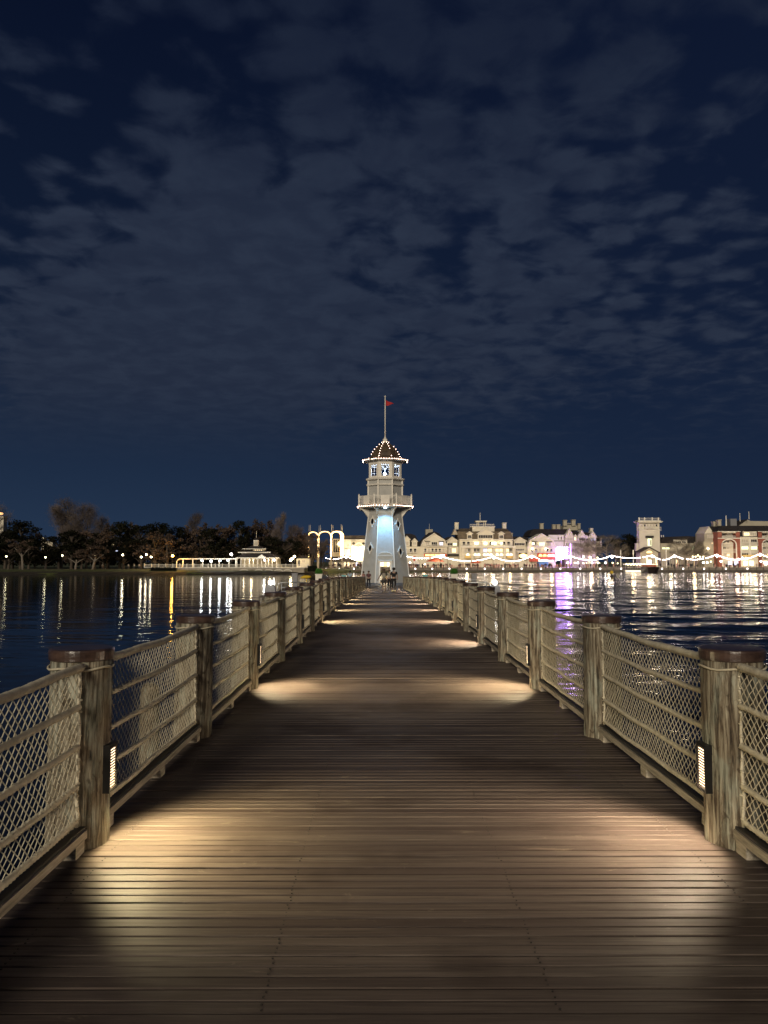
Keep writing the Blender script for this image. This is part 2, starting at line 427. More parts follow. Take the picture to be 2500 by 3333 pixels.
# ================================================================== SETTING
WZ = -2.1                                            # water level
def deckz(y):
    if y < 21: return 0.0
    if y < 30: return -.019*(y-21)**2/18
    z = -.019*(y-25.5)
    return max(z, -1.06)
def shore_y(x):                                      # the far shoreline
    pts = [(-900, 150), (-200, 214), (-110, 221), (-60, 224), (-34, 226), (-24, 232), (-17, 258), (-10, 272), (900, 276)]
    for (a, b), (c, d_) in zip(pts, pts[1:]):
        if x <= c: return b+(d_-b)*max(0, (x-a))/(c-a)
    return 276
# water sheet: real waves, finer where the water is near the boardwalk
def axis(stops):
    out = [stops[0][0]]
    for (a, st), (b_, _) in zip(stops, stops[1:]):
        n = max(1, int(round((b_-a)/st))); out += [a+(b_-a)*i/n for i in range(1, n+1)]
    return np.array(out)
wx = axis([(-900, 60), (-260, 3.0), (-90, 1.0), (-40, .5), (-14, .24), (30, .32), (70, .6), (130, 1.6), (260, 60), (900, 1)])
wy = axis([(-60, 3), (-8, .6), (2, .13), (22, .19), (45, .32), (80, .6), (130, 1.2), (290, 10), (330, 1)])
GX, GY = np.meshgrid(wx, wy, indexing='ij')
rs = np.random.RandomState(4); HZ = np.zeros_like(GX)
right = np.clip((GX+9)/26, 0, 1); right = right*right*(3-2*right)
for i in range(64):
    lam = .5*(9/.5)**(i/63.0)*rs.uniform(.9, 1.1); th = rs.normal(0, .62); k_ = 2*math.pi/lam
    kx, ky = k_*math.sin(th), k_*math.cos(th); slope = .0175 if lam < 2 else .0088
    res = np.clip((GY*.0065+.06)/lam*2.2, 0, 1)        # what the grid cannot carry is left to the fine relief
    HZ += (slope/k_)*np.sin(kx*GX+ky*GY+rs.uniform(0, 6.28))*(1-res**2)*(np.where(lam < 2, .50, .20)*(1-right)+(1.15 if lam < 1.5 else .95)*right)
nX, nY = GX.shape
vv = np.stack([GX, GY, WZ+HZ], -1).reshape(-1, 3).astype(np.float32)
I, J = np.meshgrid(np.arange(nX-1), np.arange(nY-1), indexing='ij'); q0 = (I*nY+J).ravel()
quads = np.stack([q0, q0+nY, q0+nY+1, q0+1], -1).astype(np.int32)
me = bpy.data.meshes.new('lake_water'); me.vertices.add(len(vv)); me.vertices.foreach_set('co', vv.ravel())
me.loops.add(quads.size); me.loops.foreach_set('vertex_index', quads.ravel())
me.polygons.add(len(quads)); me.polygons.foreach_set('loop_start', np.arange(0, quads.size, 4, dtype=np.int32)); me.polygons.foreach_set('loop_total', np.full(len(quads), 4, dtype=np.int32))
me.update(calc_edges=True); me.validate(); me.materials.append(M['water']); me.polygons.foreach_set('use_smooth', [True]*len(me.polygons))
link('lake_water', me)['kind'] = 'structure'
# far ground, one sheet to the horizon, with its bank
mb = MB(); xs = [-3500, -900]+list(range(-300, 320, 5))+[900, 3500]
rows = [(-1, -3.2), (0.3, -2.35), (1.6, -1.75), (4.5, -1.15), (9, -.82), (14, -.74), (60, -.72), (4000, -.7)]
vs = []
for x in xs:
    s0 = shore_y(x)
    for j, (dy, z) in enumerate(rows):
        jit = (math.sin(x*.31+j)*.5+math.sin(x*.117+2*j)*.7) if j < 5 else 0
        if x > -12: jit = 0
        vs.append((x, s0+dy+jit, z))
nr = len(rows)
fs = [(i*nr+j, (i+1)*nr+j, (i+1)*nr+j+1, i*nr+j+1) for i in range(len(xs)-1) for j in range(nr-1)]
mb.add(vs, fs); g = put(mb, 'ground', M['grass'], kind='structure', smooth=True)
# bare dark soil strip at the water's edge on the left shore
mb = MB(); vs = []; xl = list(range(-300, -16, 3))
for x in xl:
    s0 = shore_y(x)
    for dy, z in ((-1.4, -2.6), (0.0, -2.06), (1.4, -1.55), (3.2, -1.28)):
        vs.append((x, s0+dy+math.sin(x*.31)*.5+math.sin(x*.77+dy)*.35, z+math.sin(x*1.3+dy*2)*.06))
fs = [(i*4+j, (i+1)*4+j, (i+1)*4+j+1, i*4+j+1) for i in range(len(xl)-1) for j in range(3)]
mb.add(vs, fs); put(mb, 'bank', M['soil'], kind='structure')
# footpath along the left shore
mb = MB(); vs = []
for x in xl:
    s0 = shore_y(x)
    vs += [(x, s0+15, -.715), (x, s0+19, -.705)]
mb.add(vs, [(2*i, 2*i+2, 2*i+3, 2*i+1) for i in range(len(xl)-1)]); put(mb, 'path', M['pave'], kind='structure')
# near bank under the start of the boardwalk
mb = MB(); vs = []; XN = [-60, -30, -14, -9, -7, -5, -3.5, -2, 0, 2, 4, 6, 9, 14, 30, 60]
for x in XN:
    e = 7.0 if -9 < x < -2.5 else (3.5 if x < 0 else 1.0)
    e += math.sin(x*2.1)*.5
    for dy, z in ((-40, -.35), (-8, -.6), (-3.2, -1.1), (-1.2, -1.7), (.6, -2.4)):
        vs.append((x, e+dy, z+math.sin(x*3+dy)*.05))
fs = [(i*5+j, (i+1)*5+j, (i+1)*5+j+1, i*5+j+1) for i in range(len(XN)-1) for j in range(4)]
mb.add(vs, fs); put(mb, 'near_bank', M['soil'], kind='structure', smooth=True)
# promenade slab and seawall on the right
PX0, PX1, PY0 = pix(1000, 1850, 274).x, 190.0, 273.5
mb = MB(); mb.box(PX0, PX1, PY0+.2, PY0+40, -2.9, -.60); put(mb, 'promenade', M['pave'], kind='structure')

# ================================================================== BOARDWALK DECK
CX, XL, XR = .142, -1.753, 2.037                     # centre line, left and right rows of posts
DX0, DX1 = XL-.06, XR+.06
deck = link('boardwalk_deck', None); deck['kind'] = 'structure'
PITCHP = .0815
variants = []
for k in range(7):
    mb = MB(); n = 13; b = .0022+.0008*(k % 3)
    wv = [random.uniform(-.0007, .0007) for _ in range(n)]
    prof_n = 6; vs = []
    for i in range(n):
        x = (DX0-CX)+(DX1-DX0)*i/(n-1)+(random.uniform(-.012, .012) if i in (0, n-1) else 0)
        y0, y1 = -.0362+wv[i], .0362+wv[(i+3) % n]; zt = wv[(i+5) % n]*.8
        vs += [(x, y0, -.035), (x, y1, -.035), (x, y1, zt-b), (x, y1-b, zt), (x, y0+b, zt), (x, y0, zt-b)]
    fs = [tuple(range(6))[::-1], tuple(range((n-1)*6, n*6))]
    for i in range(n-1):
        for j in range(6): fs.append((i*6+j, i*6+(j+1) % 6, (i+1)*6+(j+1) % 6, (i+1)*6+j))
    mb.add(vs, fs); variants.append(mb.mesh('plank', M['deck']))
Y0 = 1.0
for i in range(300):
    y = (math.floor(Y0/PITCHP)+i+.5)*PITCHP
    o = link('plank', variants[random.randrange(7)], deck, (CX+random.uniform(-.008, .008), y+random.uniform(-.0012, .0012), deckz(y)+random.uniform(-.0022, .0022)))
    o.rotation_euler.z = random.uniform(-.0009, .0009); o.rotation_euler.y = random.uniform(-.0005, .0005)
ylast = y
mb = MB()
i = 300
while True:
    y = (math.floor(Y0/PITCHP)+i+.5)*PITCHP; i += 1
    if y > 86: break
    z = deckz(y)+random.uniform(-.002, .002)
    mb.bbox(DX0, DX1, y-.0366, y+.0366, z-.035, z, .0025)
put(mb, 'far_planks', M['deck'], deck, kind='stuff')
mb = MB()                                             # planks behind the first ones, under the camera
for i in range(1, 40):
    y = (math.floor(Y0/PITCHP)-i+.5)*PITCHP
    mb.bbox(DX0, DX1, y-.0385, y+.0385, -.035, 0, .0025)
put(mb, 'rear_planks', M['deck'], deck, kind='stuff')
mb = MB()                                             # joists and stringers
for x in (DX0+.05, -1.54, -.475, .595, 1.675, DX1-.12):
    for a, b_ in ((-2.2, 21), (21, 30), (30, 81.5)):
        z0, z1 = deckz(a)-.04, deckz(b_)-.04
        mb.add([(x, a, z0-.25), (x+.07, a, z0-.25), (x+.07, a, z0), (x, a, z0), (x, b_, z1-.25), (x+.07, b_, z1-.25), (x+.07, b_, z1), (x, b_, z1)],
               [(0, 1, 2, 3), (7, 6, 5, 4), (0, 4, 5, 1), (1, 5, 6, 2), (2, 6, 7, 3), (3, 7, 4, 0)])
put(mb, 'joists', M['bark'], deck, kind='stuff')
mb = MB()                                             # screw heads in pairs over the joists
for i in range(75):
    y = (math.floor(Y0/PITCHP)+i+.5)*PITCHP
    for x in (-1.54, -.475, .595, 1.675):
        for dy in (-.018, .018):
            xx = x+.035+random.uniform(-.006, .006); yy = y+dy+random.uniform(-.003, .003)
            mb.lathe([(-.002, .0048), (.0016, .0048)], xx, yy, 6)
put(mb, 'screw_heads', M['screw'], deck, kind='stuff')
mb = MB()                                             # piles under the deck
for k in range(0, 29):
    y = 1.85+2.7*k
    for x in (CX-1.5, CX+1.5):
        mb.lathe([(-3.2, .15), (deckz(y)-.31, .14)], x, y, 10)
    mb.box(DX0+.02, DX1-.02, y-.12, y+.12, deckz(y)-.55, deckz(y)-.30)
put(mb, 'piles', M['post'], deck, kind='stuff')

# ================================================================== POSTS
def post_shaft(seed):
    rng = random.Random(seed); ph = [rng.uniform(0, 6.28) for _ in range(8)]
    def jit(a, z):
        return .018*math.sin(3*a+ph[0]+z*1.5)+.010*math.sin(7*a+ph[1]+z*.7)+.008*math.sin(13*a+ph[2])+.012*math.sin(z*4+ph[3]+a)
    mb = MB(); zs = [-.6, -.1, 0, .1, .25, .4, .55, .7, .85, 1.0, 1.035]
    mb.lathe([(z, .171*(1.01-.02*z)) for z in zs], 0, 0, 44, jit=jit)
    # drying cracks: narrow raised splinters along the grain
    for _ in range(22):
        a = rng.uniform(0, 2*PI); z0 = rng.uniform(-.02, .8); L = rng.uniform(.08, .34); r = .1725
        x, y = r*math.cos(a), r*math.sin(a); tx, ty = -math.sin(a)*.004, math.cos(a)*.004
        mb.add([(x-tx, y-ty, z0), (x+tx, y+ty, z0), (x*1.012, y*1.012, z0+L*.5), (x-tx*.5, y-ty*.5, z0+L), (x+tx*.5, y+ty*.5, z0+L)], [(0, 1, 2), (3, 2, 4), (0, 2, 3), (1, 4, 2)])
    return mb.mesh('shaft', M['post'], True)
def make_post(seed, with_lamp, lit, side):
    """side +1: the lamp looks towards +x"""
    p = thing('pier_post', None, 'post')
    link('shaft', post_shaft(seed), p)
    mb = MB(); mb.lathe([(1.036, .174), (1.04, .179), (1.088, .1805), (1.098, .177), (1.102, .165), (1.1035, .09)], 0, 0, 40)
    put(mb, 'cap', M['cap'], p, smooth=False)
    mb = MB(); k = 26
    mb.tube([(.180*math.cos(2*PI*j/k), .180*math.sin(2*PI*j/k), .995+.006*math.sin(j*1.1)) for j in range(k+1)], .007, 5)
    put(mb, 'lashing_cord', M['rope'], p, smooth=True)
    if with_lamp:
        x0 = side*.150; x1 = side*.199; ya, yb, za, zb = -.062, .062, .285, .555
        mb = MB()
        def bx(a, b, c, d_, e, f_): mb.box(min(a, b), max(a, b), c, d_, e, f_)
        bx(x0, side*.180, ya, yb, za, zb)
        bx(side*.1801, x1, ya, ya+.014, za, zb); bx(side*.1801, x1, yb-.014, yb, za, zb)
        bx(side*.1801, x1, ya+.0142, yb-.0142, za, za+.018); bx(side*.1801, x1, ya+.0142, yb-.0142, zb-.018, zb)
        L = put(mb, 'louvre_lamp', M['black'], p)
        mb = MB(); bx(side*.1802, side*.1905, ya+.0145, yb-.0145, za+.0185, zb-.0185)
        put(mb, 'lens', M['lens'] if lit else M['grey'], L)
        mb = MB(); n = 15
        for j in range(n):
            z = za+.025+(zb-za-.05)*j/(n-1)
            a, b_ = side*.1912, side*.1975
            mb.add([(a, ya+.0146, z+.0025), (b_, ya+.0146, z-.0005), (b_, yb-.0146, z-.0005), (a, yb-.0146, z+.0025),
                    (a, ya+.0146, z-.0010), (b_, ya+.0146, z-.0040), (b_, yb-.0146, z-.0040), (a, yb-.0146, z-.0010)],
                   [(0, 1, 2, 3), (7, 6, 5, 4), (0, 4, 5, 1), (2, 6, 7, 3), (1, 5, 6, 2)])
        put(mb, 'louvre_slats', M['slat'], L)
    return p
def deck_light(x, y, z, side, e, tint):
    l = bpy.data.lights.new('lamp_beam', 'SPOT'); l.energy = e; l.color = tint; l.spot_size = math.radians(134); l.spot_blend = .75
    l.shadow_soft_size = .035
    o = link('lamp_beam', l, None, (x+side*.222, y, z+.43))
    dv = Vector((side*1.0, 0, -1.02)); o.rotation_euler = dv.to_track_quat('-Z', 'Y').to_euler()
    return o
NP = 27                                               # posts 0..26, post 1 is the big one in front
protos = {}
for side, nm in ((1, 'left'), (-1, 'right')):
    xx = XL if side > 0 else XR
    for k in range(NP):
        y = 1.85+2.7*k; z = deckz(y)
        lampy = (k % 2 == 1); lit = lampy and not (side > 0 and k == 5)
        key = (side, lampy, lit, k % 3 if k < 7 else 0)
        if key not in protos:
            p = make_post(k*7+side*3+11, lampy, lit, side); protos[key] = p
        else: p = copy_tree(protos[key])
        p.location = (xx, y, z)
        p.rotation_euler.z = random.uniform(0, 6.28) if not lampy else 0
        p.rotation_euler.x = random.uniform(-.011, .011); p.rotation_euler.y = random.uniform(-.009, .009)
        d_ = ('with a lit louvred lamp' if lit else 'with an unlit louvred lamp' if lampy else 'without a lamp')
        if k == 0: lab = f'round timber post nearest the photographer on the {nm} railing'
        elif k == 1: lab = f'large round post {d_}, foremost in view on the {nm} railing'
        else: lab = f'weathered round post {d_}, {ORD[k-1]} from the foreground on the {nm}'
        tag(p, lab, 'post', 'round timber posts of the pier railings')
        if lit:
            e = 230.0*random.uniform(.8, 1.2) if k > 1 else (178 if side > 0 else 138)
            tint = (1.0, .80, .44) if side > 0 else (1.0, .77, .52)
            if k == 3: tint = (1.0, .78, .46)
            o = deck_light(xx, y, z, side, e, tint)

# ================================================================== NET PANELS between the posts
PL = 2.7-.345
def net_mesh(seed):
    rng = random.Random(seed); sg_ = rng.uniform(.010, .034); ph = rng.uniform(0, 6); mb = MB(); nx, nz = 35, 14; z0, z1 = .150, 1.005
    P = {}
    for i in range(nx*2+1):
        for j in range(nz*2+1):
            if (i+j) % 2 == 0:
                edge = i in (0, nx*2); top = j in (0, nz*2)
                sag = -sg_*math.sin(PI*i/(nx*2))*(j/(nz*2))+.010*math.sin(i*.16+ph)*math.sin(PI*j/(nz*2))
                P[i, j] = Vector((rng.uniform(-.002, .002)+.009*math.sin(j*.21+i*.07+ph), -PL/2+PL*i/(nx*2)+(0 if edge else rng.uniform(-.0022, .0022)),
                                  z0+(z1-z0)*j/(nz*2)+sag+(0 if top else rng.uniform(-.0024, .0024))))
    for (i, j), p in P.items():
        for di in (1, -1):
            q = P.get((i+di, j+1))
            if q is not None:
                u = (q-p).normalized(); a = u.cross(Vector((1, 0, 0))).normalized(); b_ = u.cross(a)
                r = .0029; vs = []
                for pt in (p, q):
                    for an in (0, 2.094, 4.189): vs.append(pt+(a*math.cos(an)+b_*math.sin(an))*r)
                mb.add(vs, [(0, 1, 4, 3), (1, 2, 5, 4), (2, 0, 3, 5)])
        r = .0046
        mb.add([p+Vector((r, 0, -r*.3)), p+Vector((-r*.6, r, 0)), p+Vector((-r*.6, -r, 0)), p+Vector((0, 0, r*1.3)), p+Vector((0, 0, -r*1.3))],
               [(0, 1, 3), (1, 2, 3), (2, 0, 3), (1, 0, 4), (2, 1, 4), (0, 2, 4)])
    return mb.mesh('net', M['rope'])
def rope_mesh(r, amp, per, z, sag, seed):
    rng = random.Random(seed); mb = MB(); n = int(PL/per*2); pts = []; rs = []
    for i in range(n+1):
        t = i/n; y = -PL/2+PL*t
        pts.append((.004*math.sin(t*9+seed), y, z-sag*math.sin(PI*t)+.003*math.sin(t*17+seed)))
        rs.append(r*(1+(amp if i % 2 else -amp)+rng.uniform(-.08, .08)))
    mb.tube(pts, rs, 8)
    return mb.mesh('rope', M['rope2'], True)
def make_panel(seed):
    p = thing('net_railing_panel', None, 'railing')
    link('net', net_mesh(seed), p)
    for i, z in enumerate((1.012, .795, .575, .355, .165)):
        link('top_rope' if i == 0 else 'rope', rope_mesh(.0225 if i == 0 else .0165, .15 if i == 0 else .20, .040 if i == 0 else .036, z, (.020, .017, .013, .009, .004)[i], seed+i), p)
    for s in (-1, 1):
        mb = MB(); pts = [(0.004*math.sin(j*1.7), s*(PL/2-.004)+.006*math.sin(j*.9+s), .13+.89*j/14) for j in range(15)]
        mb.tube(pts, .0095, 6)
        for j in range(13): mb.ball((.008, s*(PL/2-.012)+random.uniform(-.01, .01), .18+.065*j), .011, 0, (1, 1.5, .7))
        put(mb, 'side_cord', M['rope2'], p, smooth=True)
    mb = MB(); mb.box(-.052, .052, -PL/2-.02, PL/2+.02, .072, .118)
    kb = put(mb, 'kerb_board', M['kerb'], p)
    mb = MB(); mb.box(-.038, .040, -PL/2-.02, PL/2+.02, .1183, .134); put(mb, 'kerb_strip', M['kerbdark'], kb)
    for yy in (-PL/2+.06, 0, PL/2-.06):
        mb = MB(); mb.box(-.045, .046, yy-.06, yy+.06, .001, .0715); put(mb, 'block', M['kerb'], p)
    return p
pa = {}
for side, nm in ((1, 'left'), (-1, 'right')):
    x = XL+.062 if side > 0 else XR-.040
    for k in range(NP-1):
        ya = 1.85+2.7*k; yc = ya+1.35
        if (k % 4) not in pa: pa[k % 4] = make_panel(100+k*9); p = pa[k % 4]
        else: p = copy_tree(pa[k % 4])
        za, zb = deckz(ya), deckz(ya+2.7)
        p.location = (x, yc, (za+zb)/2); p.rotation_euler = (math.atan2(zb-za, 2.7), 0, 0 if side > 0 else PI)
        if side < 0: p.rotation_euler.x = -p.rotation_euler.x
        if k == 0: lab = f'rope net railing panel at the {nm} edge of the photo, ahead of the foremost post'
        else: lab = f'rope net railing panel on the {nm} between the {ORD[k-1]} and {ORD[k]} visible posts'
        tag(p, lab, 'railing', 'rope net panels of the pier railings')

# a mooring pile outside the left railing
mb = MB()
mb.lathe([(-3, .13), (-.25, .125), (-.12, .118), (-.06, .09), (-.035, .04)], -3.15, 10.6, 16)
tag(put(mb, 'mooring_pile', M['post'], smooth=True), 'short round-topped mooring pile standing in the water outside the left railing', 'pile')
# pale shrub growing on the near bank outside the left railing
def leaf_cloud(mb, rng, c, rad, n, size, aspect=1.6, up=0.0):
    for _ in range(n):
        a = Vector((rng.gauss(0, 1), rng.gauss(0, 1), rng.gauss(0, 1))).normalized()*rng.random()**.45
        p = Vector((c[0]+a.x*rad[0], c[1]+a.y*rad[1], c[2]+a.z*rad[2]))
        u = Vector((rng.gauss(0, 1), rng.gauss(0, 1), rng.gauss(0, 1)+up)).normalized()
        v = u.cross(Vector((rng.gauss(0, 1), rng.gauss(0, 1), rng.gauss(0, 1)))).normalized()
        s_ = size*rng.uniform(.6, 1.4)
        mb.add([p-v*s_*.5, p+u*s_*aspect*.5, p+v*s_*.5, p-u*s_*aspect*.5], [(0, 1, 2, 3)])
rng = random.Random(5)
t = thing('bank_shrub', 'pale grey leafy shrub low outside the left railing at the photo edge', 'shrub', (-4.3, 6.6, -1.9))
mb = MB(); st = MB()
for _ in range(16):
    cc = (rng.uniform(-1.0, 1.0), rng.uniform(-1.1, 1.0), rng.uniform(.1, .85))
    leaf_cloud(mb, rng, cc, (.32, .32, .22), 170, .035, 1.9)
    st.tube([(cc[0]*.3, cc[1]*.3, -.3), (cc[0]*.7, cc[1]*.7, cc[2]*.5), cc], [.014, .009, .004], 5)
put(mb, 'foliage', M['shrub'], t); put(st, 'stems', M['barkpale'], t)

# ================================================================== LIGHTHOUSE
LX, LY, LZ = .31, 100.3, -1.07
LT = thing('lighthouse', 'white and taupe octagonal lighthouse with red pennant at the end of the boardwalk', 'lighthouse', (LX, LY, LZ))
def octv(a, z, k, cx=LX, cy=LY):                      # corner k; faces centred on multiples of 45 degrees, face 0 looks at -y
    ang = -PI/2-PI/8+k*PI/4; R = a/math.cos(PI/8)
    return Vector((cx+R*math.cos(ang), cy+R*math.sin(ang), z))
def oct_lathe(mb, prof, caps=True):
    mb.lathe([(z, a/math.cos(PI/8)) for z, a in prof], LX, LY, 8, rot=-PI/2-PI/8, caps=caps)
ZB, ZT, AB, AT = LZ, 8.42, 3.15, 2.05
def aat(z): return AB+(AT-AB)*(z-ZB)/(ZT-ZB)
def face_frame(k):                                    # outward normal and tangent of face k
    an = -PI/2+k*PI/4; return Vector((math.cos(an), math.sin(an), 0)), Vector((-math.sin(an), math.cos(an), 0))
DW, DH = .63, 2.56                                    # door half width, height
for k in range(8):
    N, Tn = face_frame(k); mb = MB(); z = ZB+.02; C0 = Vector((LX, LY, 0)); door = k in (0, 4)
    while z < ZT-.02:
        z2 = min(z+.125, ZT); a1, a2 = aat(z)-.01, aat(z2)-.01
        h1, h2 = a1*math.tan(PI/8), a2*math.tan(PI/8)
        spans = [(-1, 1)]
        if door and z < ZB+DH: spans = [(-1, -DW/h1), (DW/h1, 1)]
        for s0, s1 in spans:
            lo0 = C0+N*(a1+.022)+Tn*h1*s0; lo1 = C0+N*(a1+.022)+Tn*h1*s1
            up0 = C0+N*(a2+.002)+Tn*h2*(s0 if abs(s0) == 1 else s0*h1/h2); up1 = C0+N*(a2+.002)+Tn*h2*(s1 if abs(s1) == 1 else s1*h1/h2)
            in0 = C0+N*(a1-.03)+Tn*h1*s0; in1 = C0+N*(a1-.03)+Tn*h1*s1
            q = [(p.x, p.y, zz) for p, zz in ((lo0, z), (lo1, z), (up1, z2), (up0, z2), (in0, z), (in1, z))]
            mb.add(q, [(0, 1, 2, 3), (4, 5, 1, 0)])
        z = z2
    put(mb, 'clapboard', M['taupe'], LT, world=True, kind='stuff')
mb = MB()                                             # inner lining with the two doorways
for k in range(8):
    N, Tn = face_frame(k); C0 = Vector((LX, LY, 0))
    def P_(s, z): 
        a = aat(z)-.16; return tuple(C0+N*a+Tn*s+Vector((0, 0, z)))
    hb, ht = (aat(ZB)-.16)*math.tan(PI/8), (aat(ZT)-.16)*math.tan(PI/8); zd = ZB+DH; hd = (aat(zd)-.16)*math.tan(PI/8)
    if k in (0, 4):
        mb.add([P_(-hb, ZB), P_(-DW, ZB), P_(-DW, zd), P_(-hd, zd)], [(3, 2, 1, 0)])
        mb.add([P_(DW, ZB), P_(hb, ZB), P_(hd, zd), P_(DW, zd)], [(3, 2, 1, 0)])
        mb.add([P_(-hd, zd), P_(hd, zd), P_(ht, ZT), P_(-ht, ZT)], [(3, 2, 1, 0)])
    else: mb.add([P_(-hb, ZB), P_(hb, ZB), P_(ht, ZT), P_(-ht, ZT)], [(3, 2, 1, 0)])
put(mb, 'inner_lining', M['cream'], LT, world=True)
mb = MB(); oct_lathe(mb, [(1.75, 2.6), (1.85, 2.6)]); put(mb, 'inner_ceiling', M['cream'], LT, world=True)
for k in range(8):                                    # white corner boards
    mb = MB(); v0 = octv(AB+.035, ZB, k); v1 = octv(AT+.035, ZT, k)
    C = Vector((LX, LY, 0)); r0 = (v0-C); r0.z = 0; r0.normalize(); tt = Vector((-r0.y, r0.x, 0))
    q = []
    for v in (v0, v1):
        for s, o_ in ((-.085, -.06), (0, .015), (.085, -.06), (0, -.12)): p = v+tt*s+r0*o_; q.append(tuple(p))
    mb.add(q, [(0, 1, 5, 4), (1, 2, 6, 5), (2, 3, 7, 6), (3, 0, 4, 7), (4, 5, 6, 7), (3, 2, 1, 0)])
    put(mb, 'corner_board', M['white'], LT, world=True)
# doorway trim (front and back)
for k in (0, 4):
    N, Tn = face_frame(k); mb = MB(); C0 = Vector((LX, LY, 0))
    def slab(s0, s1, z0, z1, o0, o1):
        q = []
        for z in (z0, z1):
            for s, o_ in ((s0, o0), (s1, o0), (s1, o1), (s0, o1)):
                p = C0+N*(aat(z)+o_)+Tn*s; q.append((p.x, p.y, z))
        mb.add(q, [(3, 2, 1, 0), (4, 5, 6, 7), (0, 1, 5, 4), (1, 2, 6, 5), (2, 3, 7, 6), (3, 0, 4, 7)])
    slab(-DW-.17, -DW, ZB+.01, ZB+DH, -.17, .06); slab(DW, DW+.17, ZB+.01, ZB+DH, -.17, .06)
    slab(-DW-.22, DW+.22, ZB+DH+.002, ZB+DH+.2, -.17, .085)
    put(mb, 'door_frame', M['white'], LT, world=True)
# carved sign board over the door
zc = 2.15; yf = LY-aat(zc)-.10
sg = MB(); prof = [(-.92, 1.86), (-.80, 1.72), (.80, 1.72), (.92, 1.86), (.92, 2.34), (-.92, 2.34)]
sg.prism_y([(LX+x, z) for x, z in prof], yf-.03, yf+.09); S_ = put(sg, 'sign_board', M['signgrey'], LT, world=True)
mb = MB(); arc = [(-.80, 2.345)]+[(-.80*math.cos(PI*i/14), 2.36+.38*math.sin(PI*i/14)) for i in range(15)]+[(.80, 2.345)]
mb.prism_y([(LX+x, z) for x, z in arc], yf+.0, yf+.20); put(mb, 'sign_pediment', M['signgrey'], S_, world=True)
mb = MB(); pts = [(LX-.90*math.cos(PI*i/16), yf-.01, 2.34+.44*math.sin(PI*i/16)) for i in range(17)]; mb.tube(pts, .045, 6)
mb.tube([(LX+x, yf-.045, z) for x, z in prof+prof[:1]], .03, 5); put(mb, 'sign_moulding', M['white'], S_, world=True)
mb = MB()                                             # shallow carved relief lines in place of lettering too soft to read
for zz, hw in ((2.20, .62), (2.05, .74), (1.90, .55)): mb.box(LX-hw, LX+hw, yf-.042, yf-.0302, zz-.028, zz+.028)
put(mb, 'carved_relief', M['taupe'], S_, world=True)
# oval porthole windows on the diagonal faces
for k, z in ((7, 3.30), (1, 2.85), (7, 6.72), (1, 6.38), (3, 4.5), (5, 5.5)):
    N, Tn = face_frame(k); a = aat(z); slope = (AB-AT)/(ZT-ZB)
    U = Vector((0, 0, 1))-N*slope; U.normalize(); Nn = Tn.cross(U); Nn = Nn if Nn.dot(N) > 0 else -Nn
    C = Vector((LX, LY, 0))+N*(a+.03); C.z = z
    mb = MB(); n = 24
    for (r0x, r0z, r1x, r1z, off) in ((.27, .39, .40, .55, .07),):
        vs = []
        for j in range(n):
            an = 2*PI*j/n
            for rx, rz, o_ in ((r0x, r0z, 0), (r0x, r0z, off), (r1x, r1z, off), (r1x, r1z, 0)):
                vs.append(C+Tn*rx*math.cos(an)+U*rz*math.sin(an)+Nn*o_)
        fs = []
        for j in range(n):
            b0, b1 = j*4, ((j+1) % n)*4
            for q in range(3): fs.append((b0+q, b0+q+1, b1+q+1, b1+q))
        mb.add(vs, fs)
    for an in (0, PI/2, PI, 3*PI/2):
        rx, rz = .46, .62; c_ = C+Tn*rx*math.cos(an)+U*rz*math.sin(an)
        hu, hv = (.10, .07) if an in (0, PI) else (.07, .12)
        q = []
        for o_ in (0, .10):
            for s, r in ((-1, -1), (1, -1), (1, 1), (-1, 1)): q.append(c_+Tn*hu*s+U*hv*r+Nn*o_)
        mb.add(q, [(3, 2, 1, 0), (4, 5, 6, 7), (0, 1, 5, 4), (1, 2, 6, 5), (2, 3, 7, 6), (3, 0, 4, 7)])
    wn_ = put(mb, 'porthole_surround', M['white'], LT, world=True)
    mb = MB(); mb.add([C+Tn*.27*math.cos(2*PI*j/n)+U*.39*math.sin(2*PI*j/n)+Nn*.02 for j in range(n)], [tuple(range(n))])
    put(mb, 'porthole_pane', M['win_dark'], wn_, world=True)
# balcony
mb = MB(); oct_lathe(mb, [(8.43, 2.02), (8.50, 3.40), (8.56, 3.50), (8.74, 3.50), (8.77, 3.44), (8.78, 2.0)]); BAL = put(mb, 'balcony', M['white'], LT, world=True)
mb = MB(); ARL = 3.36
for k in range(8):                                    # corner posts with finials
    p = octv(ARL, 8.78, k); mb.box(p.x-.09, p.x+.09, p.y-.09, p.y+.09, 8.781, 10.10); mb.ball((p.x, p.y, 10.17), .09, 1)
put(mb, 'balcony_posts', M['white'], BAL, world=True)
mb = MB()
for k in range(8):
    mp = MB(); a, b_ = octv(ARL, 0, k), octv(ARL, 0, (k+1) % 8); e = (b_-a); L = e.length; e.normalize(); nn = Vector((e.y, -e.x, 0))
    def seg(m_, s0, s1, z0, z1, th):
        q = []
        for z in (z0, z1):
            for s, o_ in ((s0, -th), (s1, -th), (s1, th), (s0, th)): pt = a+e*s+nn*o_; q.append((pt.x, pt.y, z))
        m_.add(q, [(3, 2, 1, 0), (4, 5, 6, 7), (0, 1, 5, 4), (1, 2, 6, 5), (2, 3, 7, 6), (3, 0, 4, 7)])
    seg(mb, .1, L-.1, 9.90, 9.98, .045); seg(mb, .1, L-.1, 8.86, 8.92, .035)
    seg(mp, L*.30, L*.70, 8.921, 9.899, .03); seg(mp, L*.34, L*.66, 9.02, 9.80, .042); put(mp, 'balcony_panel', M['white'], BAL, world=True)
    for s in (.10, .15, .20, .25): 
        for q in (s, 1-s): seg(mb, L*q-.02, L*q+.02, 8.921, 9.899, .02)
